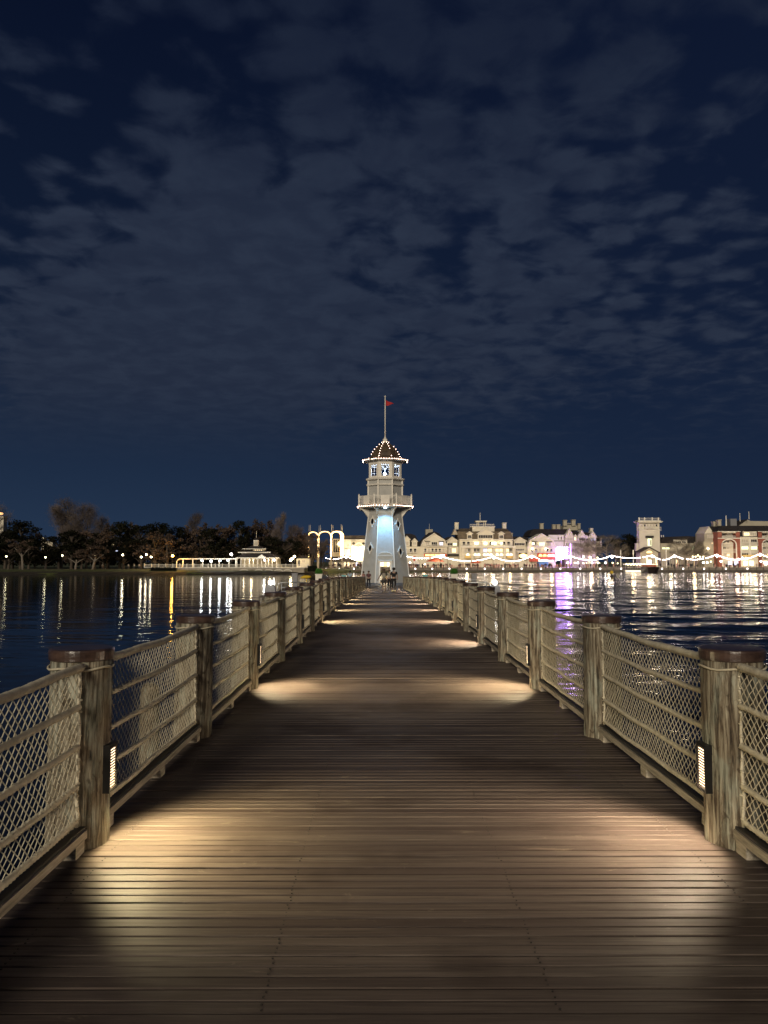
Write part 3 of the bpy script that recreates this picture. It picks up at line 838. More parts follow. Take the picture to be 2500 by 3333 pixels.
put(mb, 'balustrade', M['white'], BAL, world=True)
for k in range(8):                                    # curved brackets under the balcony at every corner
    ang = -PI/2-PI/8+k*PI/4; R = Vector((math.cos(ang), math.sin(ang), 0)); tt = Vector((-R.y, R.x, 0)); sc_ = 1/math.cos(PI/8)
    r0, r1 = 2.05*sc_+.03, 3.30*sc_
    prof = [(r0, 8.42), (r1, 8.42), (r1, 8.30), (r1-.35, 8.22), (r1-.62, 7.98), (r1-.9, 7.62), (r0+.22, 7.42), (r0+.2, 7.30), (r0+.14, 7.28)]
    q = []
    for s in (-.07, .07):
        for r, z in prof: p = R*r+tt*s; q.append((LX+p.x, LY+p.y, z))
    n = len(prof); mb = MB()
    mb.add(q, [tuple(range(n)), tuple(range(n, 2*n))[::-1]]+[((i+1) % n, i, n+i, n+(i+1) % n) for i in range(n)])
    put(mb, 'bracket', M['white'], LT, world=True)
# drum
mb = MB(); oct_lathe(mb, [(8.78, 2.16), (12.35, 2.12)], caps=False); put(mb, 'drum_wall', M['taupe'], LT, world=True)
mb = MB()
for k in range(8):
    v0, v1 = octv(2.19, 8.78, k), octv(2.17, 12.2, k); mb.box(v0.x-.09, v0.x+.09, v0.y-.09, v0.y+.09, 8.785, 12.2)
put(mb, 'drum_pilasters', M['white'], LT, world=True)
mb = MB(); oct_lathe(mb, [(11.32, 2.22), (11.36, 2.40), (11.52, 2.42), (11.60, 2.22)]); oct_lathe(mb, [(12.0, 2.22), (12.10, 2.46), (12.22, 2.50), (12.34, 2.24)])
put(mb, 'cornice', M['white'], LT, world=True)
# lantern room
mb = MB(); oct_lathe(mb, [(12.345, 2.12), (12.50, 2.12)]); put(mb, 'lantern_sill', M['white'], LT, world=True)
mb = MB(); oct_lathe(mb, [(14.10, 2.12), (14.42, 2.14), (14.50, 2.30), (14.62, 2.70)]); put(mb, 'lantern_soffit', M['white'], LT, world=True)
for k in range(8):
    p = octv(2.10, 0, k); mb = MB(); C = Vector((LX, LY, 0)); ang = -PI/2-PI/8+k*PI/4
    # each corner pier is two boards, one along each neighbouring face
    for kk, sgn in ((k, 1), ((k-1) % 8, -1)):
        N, Tn = face_frame(kk); hw = 2.10*math.tan(PI/8); s0, s1 = (-hw, -hw+.34) if sgn > 0 else (hw-.34, hw)
        q = []
        for z in (12.501, 14.099):
            for s, o_ in ((s0, 2.02), (s1, 2.02), (s1, 2.10), (s0, 2.10)): pt = C+N*o_+Tn*s; q.append((pt.x, pt.y, z))
        mb.add(q, [(3, 2, 1, 0), (4, 5, 6, 7), (0, 1, 5, 4), (1, 2, 6, 5), (2, 3, 7, 6), (3, 0, 4, 7)])
    put(mb, 'lantern_pier', M['white'], LT, world=True)
    N, Tn = face_frame(k); hw = 2.10*math.tan(PI/8)-.34; mb = MB()
    def fr(s0, s1, z0, z1, o0=2.00, o1=2.06):
        q = []
        for z in (z0, z1):
            for s, o_ in ((s0, o0), (s1, o0), (s1, o1), (s0, o1)): pt = C+N*o_+Tn*s; q.append((pt.x, pt.y, z))
        mb.add(q, [(3, 2, 1, 0), (4, 5, 6, 7), (0, 1, 5, 4), (1, 2, 6, 5), (2, 3, 7, 6), (3, 0, 4, 7)])
    fr(-hw+.001, -hw+.06, 12.505, 14.095); fr(hw-.06, hw-.001, 12.505, 14.095); fr(-hw+.061, hw-.061, 12.505, 12.57); fr(-hw+.061, hw-.061, 14.03, 14.095)
    if k != 0: fr(-.015, .015, 12.571, 14.029, 2.02, 2.05); fr(-hw+.061, hw-.061, 13.20, 13.235, 2.015, 2.045)
    wf = put(mb, 'lantern_window', M['white'], LT, world=True)
    mb = MB(); q = []
    for s, z in ((-hw+.06, 12.57), (hw-.06, 12.57), (hw-.06, 14.03), (-hw+.06, 14.03)):
        pt = C+N*2.033+Tn*s; q.append((pt.x, pt.y, z))
    mb.add(q, [(0, 1, 2, 3)]); put(mb, 'pane', M['glass'], wf, world=True)
mb = MB(); mb.ball((LX-.05, LY-.3, 12.98), .16, 1); put(mb, 'beacon_globe', M['globecool'], LT, world=True, smooth=True)
mb = MB(); mb.tube([(LX-.05, LY-.3, 13.16), (LX-.05, LY-.3, 14.09)], .03, 6); mb.lathe([(13.6, .22), (14.05, .10)], LX-.05, LY-.3, 10); put(mb, 'beacon_stem', M['white'], LT, world=True)
lo = lamp_point('beacon_light', (LX-.05, LY-.3, 13.35), 700, (.58, .72, 1.0), .12)
# dome, finial, flagpole
mb = MB(); oct_lathe(mb, [(14.62, 2.78), (14.74, 2.80), (14.80, 2.70), (14.95, 2.02), (15.2, 1.80), (15.6, 1.66), (16.0, 1.44), (16.4, 1.14), (16.8, .74), (17.12, .36)]); DM = put(mb, 'dome_roof', M['domebrown'], LT, world=True)
mb = MB(); oct_lathe(mb, [(14.55, 2.74), (14.60, 2.84), (14.72, 2.86), (14.745, 2.80)], caps=False); put(mb, 'eave_trim', M['white'], DM, world=True)
mb = MB()
for k in range(8):
    mb.tube([octv(a+.02, z, k) for z, a in [(14.80, 2.70), (14.95, 2.02), (15.2, 1.80), (15.6, 1.66), (16.0, 1.44), (16.4, 1.14), (16.8, .74), (17.12, .36)]], .04, 5)
put(mb, 'dome_ribs', M['domebrown'], DM, world=True)
mb = MB(); mb.lathe([(17.10, .34), (17.25, .40), (17.35, .30), (17.55, .32), (17.62, .16), (17.9, .10)], LX, LY, 14); put(mb, 'finial', M['white'], LT, world=True, smooth=True)
mb = MB(); mb.tube([(LX, LY, 17.85), (LX, LY, 23.15)], [.085, .06], 10); mb.ball((LX, LY, 23.22), .12, 1); put(mb, 'flagpole', M['white'], LT, world=True, smooth=True)
mb = MB(); vs = []; n = 9
for i in range(n):
    t_ = i/(n-1); x = LX+.09+1.02*t_; yy = LY-.05+.09*math.sin(t_*7); zc_ = 22.38-.16*t_-.05*math.sin(t_*5); hh = .36*(1-t_)+.015
    for s in (-1, 1):
        for dy in (-.006, .006): vs.append((x, yy+dy, zc_+hh*s))
fs = []
for i in range(n-1):
    b0, b1 = i*4, (i+1)*4; fs += [(b0, b1, b1+2, b0+2), (b0+3, b1+3, b1+1, b0+1), (b0+2, b1+2, b1+3, b0+3), (b0+1, b1+1, b1, b0)]
mb.add(vs, fs); put(mb, 'pennant', M['red'], LT, world=True)
def oct_bulbs(mb, a, z, step, r):
    for k in range(8):
        p, q = octv(a, z, k), octv(a, z, (k+1) % 8); n = max(1, int((q-p).length/step))
        for i in range(n):
            if random.random() < .06: continue
            pt = p.lerp(q, i/n); mb.ball((pt.x, pt.y, pt.z+random.uniform(-.02, .02)), r, 0)
mb = MB(); oct_bulbs(mb, 3.56, 8.66, .36, .05); put(mb, 'balcony_bulbs', M['bulbtower'], LT, world=True, kind='stuff')
mb = MB(); oct_bulbs(mb, 2.89, 14.67, .33, .048)
put(mb, 'eave_bulbs', M['bulbtower'], LT, world=True, kind='stuff')
mb = MB()
for k in range(8):
    prof = [(14.95, 2.02), (15.2, 1.80), (15.6, 1.66), (16.0, 1.44), (16.4, 1.14), (16.8, .74), (17.12, .36)]
    for j in range(8):
        if random.random() < .22: continue
        t_ = j/7*(len(prof)-1); i0 = min(int(t_), len(prof)-2); fr_ = t_-i0
        z = prof[i0][0]*(1-fr_)+prof[i0+1][0]*fr_; a = prof[i0][1]*(1-fr_)+prof[i0+1][1]*fr_
        p = octv(a+.08, z, k); mb.ball(p, .045, 0)
put(mb, 'dome_bulbs', M['bulbtower'], LT, world=True, kind='stuff')
mb = MB(); mb.lathe([(8.29, .12), (8.33, .21), (8.42, .22)], LX, 97.35, 16); put(mb, 'wall_light', M['globe2'], LT, world=True)
l = bpy.data.lights.new('facade_flood', 'SPOT'); l.energy = 2400; l.color = (.20, .56, 1.0); l.spot_size = math.radians(125); l.spot_blend = 1.0; l.shadow_soft_size = .15
o = link('facade_flood', l, None, (LX, 96.75, 8.22)); o.rotation_euler = Vector((0, .06, -1)).to_track_quat('-Z', 'Y').to_euler()
lamp_point('doorway_light', (LX, LY-.5, 1.2), 330, (1.0, .76, .42), .2)

# ================================================================== LANDING PLATFORM round the lighthouse
plat = link('landing_platform', None); plat['kind'] = 'structure'
mb = MB(); i = 0; y = 79.8
while y < 112:
    mb.bbox(-9.3, 9.9, y, y+.28, -1.16, -1.075, .008); y += .29
put(mb, 'platform_planks', M['deck'], plat, kind='stuff')
mb = MB(); y = 58.2
while y < 79.6:
    mb.bbox(-9.3, -3.4, y, y+.28, -1.10, -1.0, .008); mb.bbox(3.6, 9.6, y, y+.28, -1.10, -1.0, .008); y += .29
put(mb, 'landing_planks', M['deck'], plat, kind='stuff')
mb = MB()
for x in (-9, -6, -3.6, 3.8, 6.4, 9.2):
    for y in (59, 66, 73, 80, 90, 100, 110): mb.lathe([(-3.2, .18), (-1.17, .17)], x, y, 10)
put(mb, 'platform_piles', M['post'], plat, kind='stuff')

def landing_rail(x0, x1, y, label, loop_at):
    t = thing('pipe_railing', label, 'railing', (x0, y, -1.0), 0, 'tubular metal railings on the boat landings')
    s = 1 if x1 > x0 else -1; n = int(abs(x1-x0)/1.4); 
    for z in (.30, .60, .98):
        mb = MB(); xe = loop_at if z == .98 else loop_at-s*.5 if abs(loop_at-x1) < .01 else x1
        mb.tube([(x0, y, -1+z), (x1-s*.28 if z == .98 else x1-s*.3, y, -1+z)]+([(x1-s*.08, y, -1+z-.08), (x1, y, -1+z-.28), (x1, y, -1.0)] if z == .98 else []), .035, 8)
        put(mb, 'rail', M['metal'], t, world=True, smooth=True)
    for i in range(n+1):
        x = x0+(x1-s*.3-x0)*i/n; mb = MB(); mb.tube([(x, y, -1.0), (x, y, -.03)], .032, 8); put(mb, 'upright', M['metal'], t, world=True, smooth=True)
landing_rail(4.3, 8.35, 60.2, 'tubular metal railing on the right landing, its curved end beside the bright bollard lamp', 8.35)
landing_rail(5.0, 8.6, 69.0, 'further tubular metal railing on the right landing, behind the curved one', 8.6)
landing_rail(-5.9, -8.15, 60.2, 'short tubular metal railing with curved end on the left landing beside the lamp', -8.15)
landing_rail(-2.3, -5.3, 64.0, 'long tubular metal railing on the left landing between the planter and grey bollard', -5.3)
for x, y, nm in ((-8.72, 60.4, 'left'), (8.72, 60.4, 'right')):
    t = thing('bollard_lamp', f'grey bollard with a bright round white lamp on the {nm} boat landing', 'lamp', (x, y, -1.0), 0, 'bollard lamps of the boat landings')
    mb = MB(); mb.prism_y([(-.42, 0), (.42, 0), (.36, .62), (.20, .80), (-.20, .80), (-.36, .62)], -.3, .3); put(mb, 'base', M['grey'], t)
    mb = MB(); mb.ball((0, -.05, .98), .17, 1); put(mb, 'globe', M['globe'], t, smooth=True)
    lamp_point('bollard_light', (x, y-.5, .05), 10, (1, .95, .9), .15)
for u, nm, yy in ((1038, 'left', 76), (1478, 'right', 76)):
    p = pix(u, 1875, yy); t = thing('planter', f'tall white square planter with bright green plant on the {nm} landing', 'planter', (p.x, yy, -1.06), 0, 'white planters with green plants')
    mb = MB(); zt = pix(u, 1868, yy).z+1.06; mb.prism_y([(-.26, 0), (.26, 0), (.33, zt), (-.33, zt)], -.3, .3); mb.box(-.36, .36, -.34, .34, zt-.07, zt); put(mb, 'pot', M['white'], t)
    mb = MB(); r_ = random.Random(3); leaf_cloud(mb, r_, (0, 0, zt+.22), (.36, .33, .30), 620, .07, 3.0, up=1.2); put(mb, 'foliage', M['plant'], t)
for u, v0, v1, yy, lab in ((960, 1868, 1905, 66, 'grey square ticket kiosk post on the left landing behind the railing'), (1543, 1869, 1890, 70, 'grey mooring post on the right landing near the metal railing')):
    p = pix(u, v0, yy); t = MB(); t.box(p.x-.22, p.x+.22, yy-.2, yy+.2, -1.0, p.z); t.box(p.x-.26, p.x+.26, yy-.24, yy+.24, p.z, p.z+.07)
    tag(put(t, 'dock_cabinet', M['grey']), lab, 'cabinet')
p = pix(998, 1878, 80); mb = MB(); mb.ball((p.x, 80, p.z), .34, 1, (1.5, .8, .55)); mb.ball((p.x-.4, 80, p.z-.06), .2, 1, (1.2, 1, .6)); mb.tube([(p.x, 80, -1.07), (p.x, 80, p.z-.1)], .05, 6)
tag(put(mb, 'lifebuoy_box', M['yellow'], smooth=True), 'yellow life ring cover on the left landing beside the planter', 'life ring cover')
for u, v, yy, lab in ((1384, 1876, 84, 'small turquoise bin on the right landing behind the railing'), (1120, 1878, 84, 'pale turquoise bin on the left landing beside the standing person')):
    p = pix(u, v, yy); mb = MB(); mb.box(p.x-.24, p.x+.24, yy-.2, yy+.2, -1.07, p.z+.1); mb.box(p.x-.28, p.x+.28, yy-.24, yy+.24, p.z+.101, p.z+.2)
    tag(put(mb, 'litter_bin', M['teal']), lab, 'bin')
p = pix(1327, 1880, 72)
mb = MB(); mb.lathe([(-3, .2), (-.30, .19), (-.2, .1)], p.x-.05, 73.6, 12); tag(put(mb, 'mooring_pile', M['post'], smooth=True), 'dark pile with rounded head at the far end of the right railing', 'pile')

# ================================================================== PEOPLE
def skin_obj(name, joints, edges, m, parent, sub=2):
    me = bpy.data.meshes.new(name); me.from_pydata([j[0] for j in joints], edges, []); me.update(); me.materials.append(m)
    o = link(name, me, parent)
    md = o.modifiers.new('skin', 'SKIN'); sv = me.skin_vertices[0].data
    for i, j in enumerate(joints):
        r = j[1]; sv[i].radius = r if isinstance(r, tuple) else (r, r)
    sv[0].use_root = True
    md.use_smooth_shade = True
    s_ = o.modifiers.new('sub', 'SUBSURF'); s_.levels = 1; s_.render_levels = sub
    return o
def person(loc, h, label, shirt, legs, shoes, hair, rz=0, walk=.12, pack=None, skirt=None, arm_out=0.0, group='people on the boardwalk', long_hair=False, bare_legs=False):
    """figure seen from behind facing +y; h is the standing height"""
    t = thing('person', label, 'person', loc, rz, group); s = h/1.75
    J = []; E = []
    def j(x, y, z, r, par=None):
        J.append(((x*s, y*s, z*s), (r*s, r*s) if not isinstance(r, tuple) else (r[0]*s, r[1]*s))); 
        if par is not None: E.append((par, len(J)-1))
        return len(J)-1
    pelvis = j(0, 0, .95, (.145, .10)); waist = j(0, 0, 1.12, (.13, .095), pelvis); chest = j(0, .01, 1.32, (.165, .11), waist); neck = j(0, .01, 1.47, .055, chest)
    head0 = j(0, .02, 1.56, (.075, .085), neck); head1 = j(0, .02, 1.66, (.080, .095), head0); j(0, .02, 1.73, .05, head1)
    feet = []
    for sd in (-1, 1):
        st = walk*sd
        hip = j(.095*sd, 0, .90, .088, pelvis); kn = j(.10*sd, st*.6+.03, .50, .058, hip); an = j(.10*sd, st-.03*(sd < 0), .09, .038, kn)
        j(.105*sd, st+.12, .035, .034, an); feet.append((.10*sd*s, st*s))
        sh = j(.19*sd, 0, 1.41, .055, chest); ao = arm_out if sd < 0 else 0
        el_ = j((.25+ao*.5)*sd, -.03-.04*sd, 1.13, .042, sh); wr = j((.265+ao)*sd, .03-.10*sd, .90, .030, el_); j((.268+ao*1.1)*sd, .05-.10*sd, .82, (.035, .02), wr)
    skin_obj('body', J, E, M['skin'], t)
    # hair as a cap over the head
    mb = MB(); mb.ball((0, -.015*s, 1.67*s), .115*s, 2, (.98, 1.05, 1.0))
    if long_hair: mb.ball((0, -.06*s, 1.56*s), .085*s, 1, (1.0, .55, 1.5))
    put(mb, 'hair', hair, t, smooth=True)
    # shirt: skinned shell slightly larger than the body
    JS = [((0, 0, 1.02*s), (.168*s, .125*s)), ((0, 0, 1.15*s), (.155*s, .118*s)), ((0, .01*s, 1.34*s), (.185*s, .13*s)), ((0, .01*s, 1.45*s), (.09*s, .08*s))]
    ES = [(0, 1), (1, 2), (2, 3)]
    for sd in (-1, 1):
        ao = arm_out if sd < 0 else 0
        JS += [((.195*sd*s, 0, 1.41*s), (.072*s,)*2), (((.235+ao*.35)*sd*s, (-.02-.02*sd)*s, 1.20*s), (.064*s,)*2)]
        ES += [(2, len(JS)-2), (len(JS)-2, len(JS)-1)]
    skin_obj('shirt', JS, ES, shirt, t, 1)
    if skirt:
        mb = MB(); mb.lathe([(.58*s, .235*s), (.75*s, .20*s), (.95*s, .17*s), (1.04*s, .15*s)], 0, 0, 14); put(mb, 'skirt', skirt, t, smooth=True)
    JT = [((0, 0, .97*s), (.16*s, .12*s))]; ET = []
    for sd in (-1, 1):
        st = walk*sd; e = len(JT)
        lo = .50 if bare_legs else .10
        JT += [((.098*sd*s, 0, .88*s), (.105*s,)*2), ((.10*sd*s, (st*.6+.03)*s, .53*s), (.078*s,)*2)]; ET += [(0, e), (e, e+1)]
        if not bare_legs: JT += [((.10*sd*s, st*s, .10*s), (.06*s,)*2)]; ET += [(e+1, e+2)]
    skin_obj('shorts' if bare_legs else 'trousers', JT, ET, legs, t, 1)
    for fx, fy in feet:
        mb = MB(); mb.ball((fx, fy+.06*s, .045*s), .075*s, 1, (.65, 1.9, .62)); put(mb, 'shoe', shoes, t, smooth=True)
    if pack:
        mb = MB(); mb.ball((0, -.17*s, 1.22*s), .17*s, 2, (.92, .55, 1.35)); pk = put(mb, 'backpack', pack, t, smooth=True)
        mb = MB()
        for sd in (-1, 1): mb.tube([(.10*sd*s, -.10*s, 1.10*s), (.13*sd*s, -.02*s, 1.40*s), (.12*sd*s, .1*s, 1.47*s), (.12*sd*s, .15*s, 1.30*s)], .02*s, 6)
        put(mb, 'strap', pack, pk, smooth=True)
    return t
def at_deck(u, y): 
    x = pix(u, 1900, y).x; return (x, y, deckz(y))
person(at_deck(1250, 57), 1.66, 'woman in grey top and shorts with cream backpack, left arm swung out', M['greycloth'], M['greycloth'], M['greycloth'], M['hairbrown'], pack=M['packc'], arm_out=.22, bare_legs=True, long_hair=True, walk=.05)
person(at_deck(1282, 58), 1.76, 'person in black shirt and trousers with pale yellow shoes walking beside the cream backpack', M['blackcloth'], M['blackcloth'], M['paleshoe'], M['hairdark'], walk=.10)
person(at_deck(1268, 68), 1.68, 'person in white top and black trousers further ahead, half hidden between the two walkers', M['packc'], M['blackcloth'], M['blackcloth'], M['hairbrown'], walk=.08, rz=PI)
person(at_deck(1200, 77), 1.66, 'person in dark maroon top and black trousers walking by the end of the left railing', M['maroon'], M['blackcloth'], M['greycloth'], M['hairbrown'], walk=.14, rz=PI*.9)
pp = pix(1183, 1880, 84); person((pp.x, 84, -1.075), 1.62, 'person in dusty pink top standing beyond the left railing in front of the lighthouse', M['pinkcloth'], M['greycloth'], M['greycloth'], M['hairbrown'], walk=.02, rz=.8)
pp = pix(1139, 1880, 82); person((pp.x, 82, -1.075), 1.72, 'person in pale blue shirt standing alone on the landing left of the lighthouse', M['bluecloth'], M['greycloth'], M['greycloth'], M['hairdark'], walk=.02, rz=-.4)

# ================================================================== FAR-SHORE BUILDINGS
class Bld:
    def __init__(s, name, label, cat, D, u, group=None):
        p = pix(u, 1845, D); s.D = D; s.t = thing(name, label, cat, (p.x, D, -.60), 0, group)
    def X(s, u): return pix(u, 1800, s.D).x
    def Z(s, v): return pix(1600, v, s.D).z
    def box(s, u0, u1, v0, v1, m, part, dy0=0.0, dy1=10.0, parent=None, label=None):
        mb = MB(); mb.box(s.X(u0), s.X(u1), s.D+dy0, s.D+dy1, s.Z(v1), s.Z(v0)); return put(mb, part, m, parent or s.t, world=True, label=label)
    def poly(s, pts, m, part, dy0=0.0, dy1=10.0, parent=None):
        mb = MB(); mb.prism_y([(s.X(u), s.Z(v)) for u, v in pts], s.D+dy0, s.D+dy1); return put(mb, part, m, parent or s.t, world=True)
    def gable(s, u0, u1, vb, vp, m, part='gable', dy0=-.3, dy1=8, roof=None):
        c = (u0+u1)/2; g_ = s.poly([(u0, vb), (u1, vb), (c, vp)], m, part, dy0, dy1)
        if roof:
            mb = MB(); e = 1.6; t_ = 1.5
            X, Z = s.X, s.Z
            for a, sg_ in ((u0, -1), (u1, 1)):
                mb.prism_y([(X(a+sg_*e), Z(vb+.8)), (X(a+sg_*e), Z(vb-.9)), (X(c), Z(vp-t_)), (X(c), Z(vp))] if sg_ < 0 else [(X(c), Z(vp)), (X(c), Z(vp-t_)), (X(a+sg_*e), Z(vb-.9)), (X(a+sg_*e), Z(vb+.8))], s.D+dy0-.5, s.D+dy1)
            put(mb, 'gable_trim', M['white'], g_, world=True)
        return g_
    def win(s, u0, u1, v0, v1, m='win_dark', n=1, dy=0.0, rows=1):
        """n lights side by side in one frame standing 6 cm proud of the wall"""
        X, Z = s.X, s.Z; x0, x1, z0, z1 = X(u0), X(u1), Z(v1), Z(v0); f_ = .09
        mb = MB(); y0, y1 = s.D+dy-.14, s.D+dy-.002
        mb.box(x0, x1, y0, y1, z1-f_, z1); mb.box(x0, x1, y0, y1, z0, z0+f_)
        for i in range(n+1):
            x = x0+(x1-x0-f_)*i/n; mb.box(x, x+f_, y0+.001, y1, z0+f_+.001, z1-f_-.001)
        fr_ = put(mb, 'window', M['white'], s.t, world=True)
        mb = MB(); mb.box(x0+f_, x1-f_, s.D+dy-.06, s.D+dy-.004, z0+f_, z1-f_); put(mb, 'pane', M[m], fr_, world=True)
    def wins(s, u0, u1, v0, v1, count, ms, gap=.35):
        w_ = (u1-u0)/count
        for i in range(count): s.win(u0+i*w_+w_*gap/2, u0+(i+1)*w_-w_*gap/2, v0, v1, ms[i % len(ms)] if isinstance(ms, list) else ms)
    def balus(s, u0, u1, v0, v1, dy=-1.2, part='balcony', m='white', step=1.3):
        X, Z = s.X, s.Z; mb = MB(); x0, x1, z0, z1 = X(u0), X(u1), Z(v1), Z(v0); y = s.D+dy
        mb.box(x0, x1, y, y+.12, z1-.10, z1); mb.box(x0, x1, y, s.D-.16 if dy < -.3 else y+.12, z0-.12, z0)
        n = max(2, int((x1-x0)/.35))
        for i in range(n+1):
            x = x0+(x1-x0-.07)*i/n; mb.box(x, x+.07, y+.02, y+.09, z0+.001, z1-.101)
        put(mb, part, M[m], s.t, world=True)
    def chim(s, u0, u1, v0, v1, m='cream', dy=3.0):
        c = s.box(u0, u1, v0+2, v1, M[m], 'chimney', dy, dy+2.0); s.box(u0-.9, u1+.9, v0, v0+2.0, M[m], 'chimney_cap', dy-.3, dy+2.3, c)
    def spire(s, u, v0, v1, r=.09, dy=4, m='white'):
        p0, p1 = (s.X(u), s.D+dy, s.Z(v1)), (s.X(u), s.D+dy, s.Z(v0)); mb = MB(); mb.tube([p0, p1], [r, r*.5], 8); put(mb, 'flagpole', M[m], s.t, world=True)
G0 = 1846
HG = 'cream hotel wings along the promenade'
# B1
b = Bld('hotel_wing', 'low cream hotel wing with two small gabled dormers just right of the lighthouse', 'building', 300, 1335, HG)
b.box(1300, 1370, 1779, G0, M['cream'], 'wall'); b.poly([(1296, 1779), (1372, 1779), (1352, 1742), (1338, 1737), (1300, 1737)], M['roofb'], 'roof', 1, 14)
b.box(1314, 1334, 1757, 1778.5, M['cream'], 'dormer', -.3, 4); b.gable(1313, 1335, 1757, 1745, M['cream'], 'dormer_gable', -.3, 4, True)
b.box(1341, 1358, 1763, 1778.5, M['cream'], 'dormer', -.3, 4); b.gable(1340, 1359, 1763, 1753, M['cream'], 'dormer_gable', -.3, 4, True)
b.win(1344, 1355, 1764, 1774, 'win_dim', 2, -.3); b.win(1317, 1331, 1762, 1775, 'win_dim', 2, -.3)
b.wins(1317, 1358, 1785, 1798, 3, ['win_dim', 'win_dark', 'win_dark']); b.balus(1318, 1357, 1793, 1799)
# B2 / B6 gambrel fronts
def gambrel(b, u0, u1, vp, sh, vb, lit, cu=None):
    c = cu or (u0+u1)/2; b.box(u0, u1, vb, G0, M['cream'], 'wall')
    b.poly([(u0, vb-.1), (u1, vb-.1), (u1-9, sh), (c, vp), (u0+9, sh)], M['cream'], 'gambrel_gable', -.25, 9)
    X, Z = b.X, b.Z; mb = MB(); o = 1.5
    for q in ([(u0-1, vb), (u0+8, sh-.6), (c, vp-2), (c, vp), (u0+9.6, sh+1), (u0+1, vb)], [(u1-1, vb), (u1-9.6, sh+1), (c, vp), (c, vp-2), (u1-8, sh-.6), (u1+1, vb)]):
        mb.prism_y([(X(a), Z(v)) for a, v in q], b.D-.8, b.D+10)
    put(mb, 'roof_edge', M['white'], b.t, world=True)
    w_ = u1-u0
    b.win(u0+w_*.17, u0+w_*.32, vb-15, vb-3, lit[0], 2, -.25); b.win(u0+w_*.40, u0+w_*.62, vb-15, vb-2, lit[1], 3, -.25); b.win(u0+w_*.70, u0+w_*.84, vb-15, vb-3, lit[2], 2, -.25)
    b.box(u0+w_*.15, u0+w_*.35, vb-17.5, vb-15.5, M['darkawn'], 'awning', -1.0, -.26); b.box(u0+w_*.67, u0+w_*.87, vb-17.5, vb-15.5, M['darkawn'], 'awning', -1.0, -.26)
    b.balus(u0+w_*.15, u0+w_*.86, vb-6, vb-.5, -1.3)
    b.wins(u0+w_*.10, u0+w_*.92, vb+6, vb+18, 6, lit[3]); b.balus(u0+w_*.08, u0+w_*.94, vb+13, vb+19, -1.3)
    b.box(u0+1, u1-1, vb+.6, vb+2.6, M['white'], 'string_course', -.35, -.002)
b = Bld('hotel_wing', 'cream hotel front with broad gambrel gable and orange-lit sign band, nearest the lighthouse', 'building', 299, 1413, HG)
gambrel(b, 1370, 1456, 1737, 1758, 1779, ['win_dim', 'win_dark', 'win_blue', ['win_dark', 'win_dim', 'win_dark', 'win_dark', 'win_dark', 'win_dim']])
b.poly([(1352, 1779), (1369, 1779), (1412, 1737), (1456, 1760), (1470, 1779), (1474, 1779), (1436, 1734), (1420, 1727), (1400, 1731)], M['roofb'], 'roof', 9.1, 20)
b.box(1391, 1415, 1719, 1737, M['creamdim'], 'roof_box', 11, 15); b.spire(1404, 1699, 1719, .08, 12)
b.box(1380, 1455, 1803, 1811, M['redawn'], 'sign_band', -.6, -.01)
for i, (a, c, m_) in enumerate(((1384, 1398, 'gold'), (1400, 1413, 'orange'), (1415, 1428, 'gold'), (1431, 1447, 'marq'))): b.box(a, c, 1804.5, 1810, M[m_], 'lit_sign', -.75, -.61)
# B3
b = Bld('hotel_wing', 'narrow cream hotel wing with one wide gabled dormer between gambrel front and mansard block', 'building', 301, 1475, HG)
b.box(1456.5, 1495, 1779, G0, M['cream'], 'wall'); b.poly([(1446, 1779), (1500, 1779), (1500, 1747), (1460, 1747), (1448, 1752)], M['roofb'], 'roof', 1, 12)
b.box(1455, 1489, 1762, 1778.6, M['cream'], 'dormer', -.3, 5); b.gable(1453, 1491, 1762, 1748, M['cream'], 'dormer_gable', -.3, 5, True)
b.win(1457, 1473, 1767, 1776, 'win_dark', 3, -.3); b.win(1474, 1487, 1767, 1776, 'win_green', 2, -.3)
b.win(1457, 1470, 1784, 1799, 'win_dim', 2); b.win(1471, 1485, 1784, 1799, 'win_lit', 3); b.box(1457, 1501, 1803, 1810, M['darkawn'], 'awning', -1.4, -.01)
# B4 main mansard block
b = Bld('hotel_main_block', 'large cream hotel block with brown mansard roof, rooftop lookout and flagpole', 'building', 297, 1585, HG)
b.box(1496, 1669, 1755, G0, M['cream'], 'wall'); b.poly([(1493, 1755), (1671, 1755), (1662, 1730), (1489, 1730)], M['mansard'], 'mansard_roof', -.3, 12)
b.poly([(1489, 1730), (1662, 1730), (1650, 1720), (1500, 1720)], M['roof'], 'upper_roof', .3, 12)
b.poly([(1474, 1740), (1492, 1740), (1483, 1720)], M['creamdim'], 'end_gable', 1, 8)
b.chim(1483.5, 1495.5, 1699, 1722); b.chim(1641, 1653, 1700, 1722); b.chim(1671, 1682, 1732, 1744, 'creamdim', 9)
b.box(1538, 1610, 1716, 1729.6, M['cream'], 'lookout_base', -.1, 8); b.box(1536, 1612, 1713.6, 1715.9, M['white'], 'lookout_cornice', -.4, 8.3); b.balus(1530, 1609, 1706, 1713.5, -.3, 'lookout_rail')
b.poly([(1549, 1694.5), (1588, 1694.5), (1585, 1699), (1553, 1699)], M['cream'], 'lookout_roof', 1, 6)
for u in (1554, 1559, 1576, 1582): b.box(u, u+2.4, 1699.1, 1713.4, M['cream'], 'lookout_post', 1.4, 1.9)
b.spire(1567, 1667, 1694.4, .14, 3)
b.box(1555, 1605, 1738, 1754.5, M['cream'], 'dormer', -.9, 5); b.gable(1552, 1607, 1738, 1722, M['cream'], 'dormer_gable', -.9, 5, True); b.win(1557, 1603, 1741, 1752.5, 'win_dark', 8, -.9)
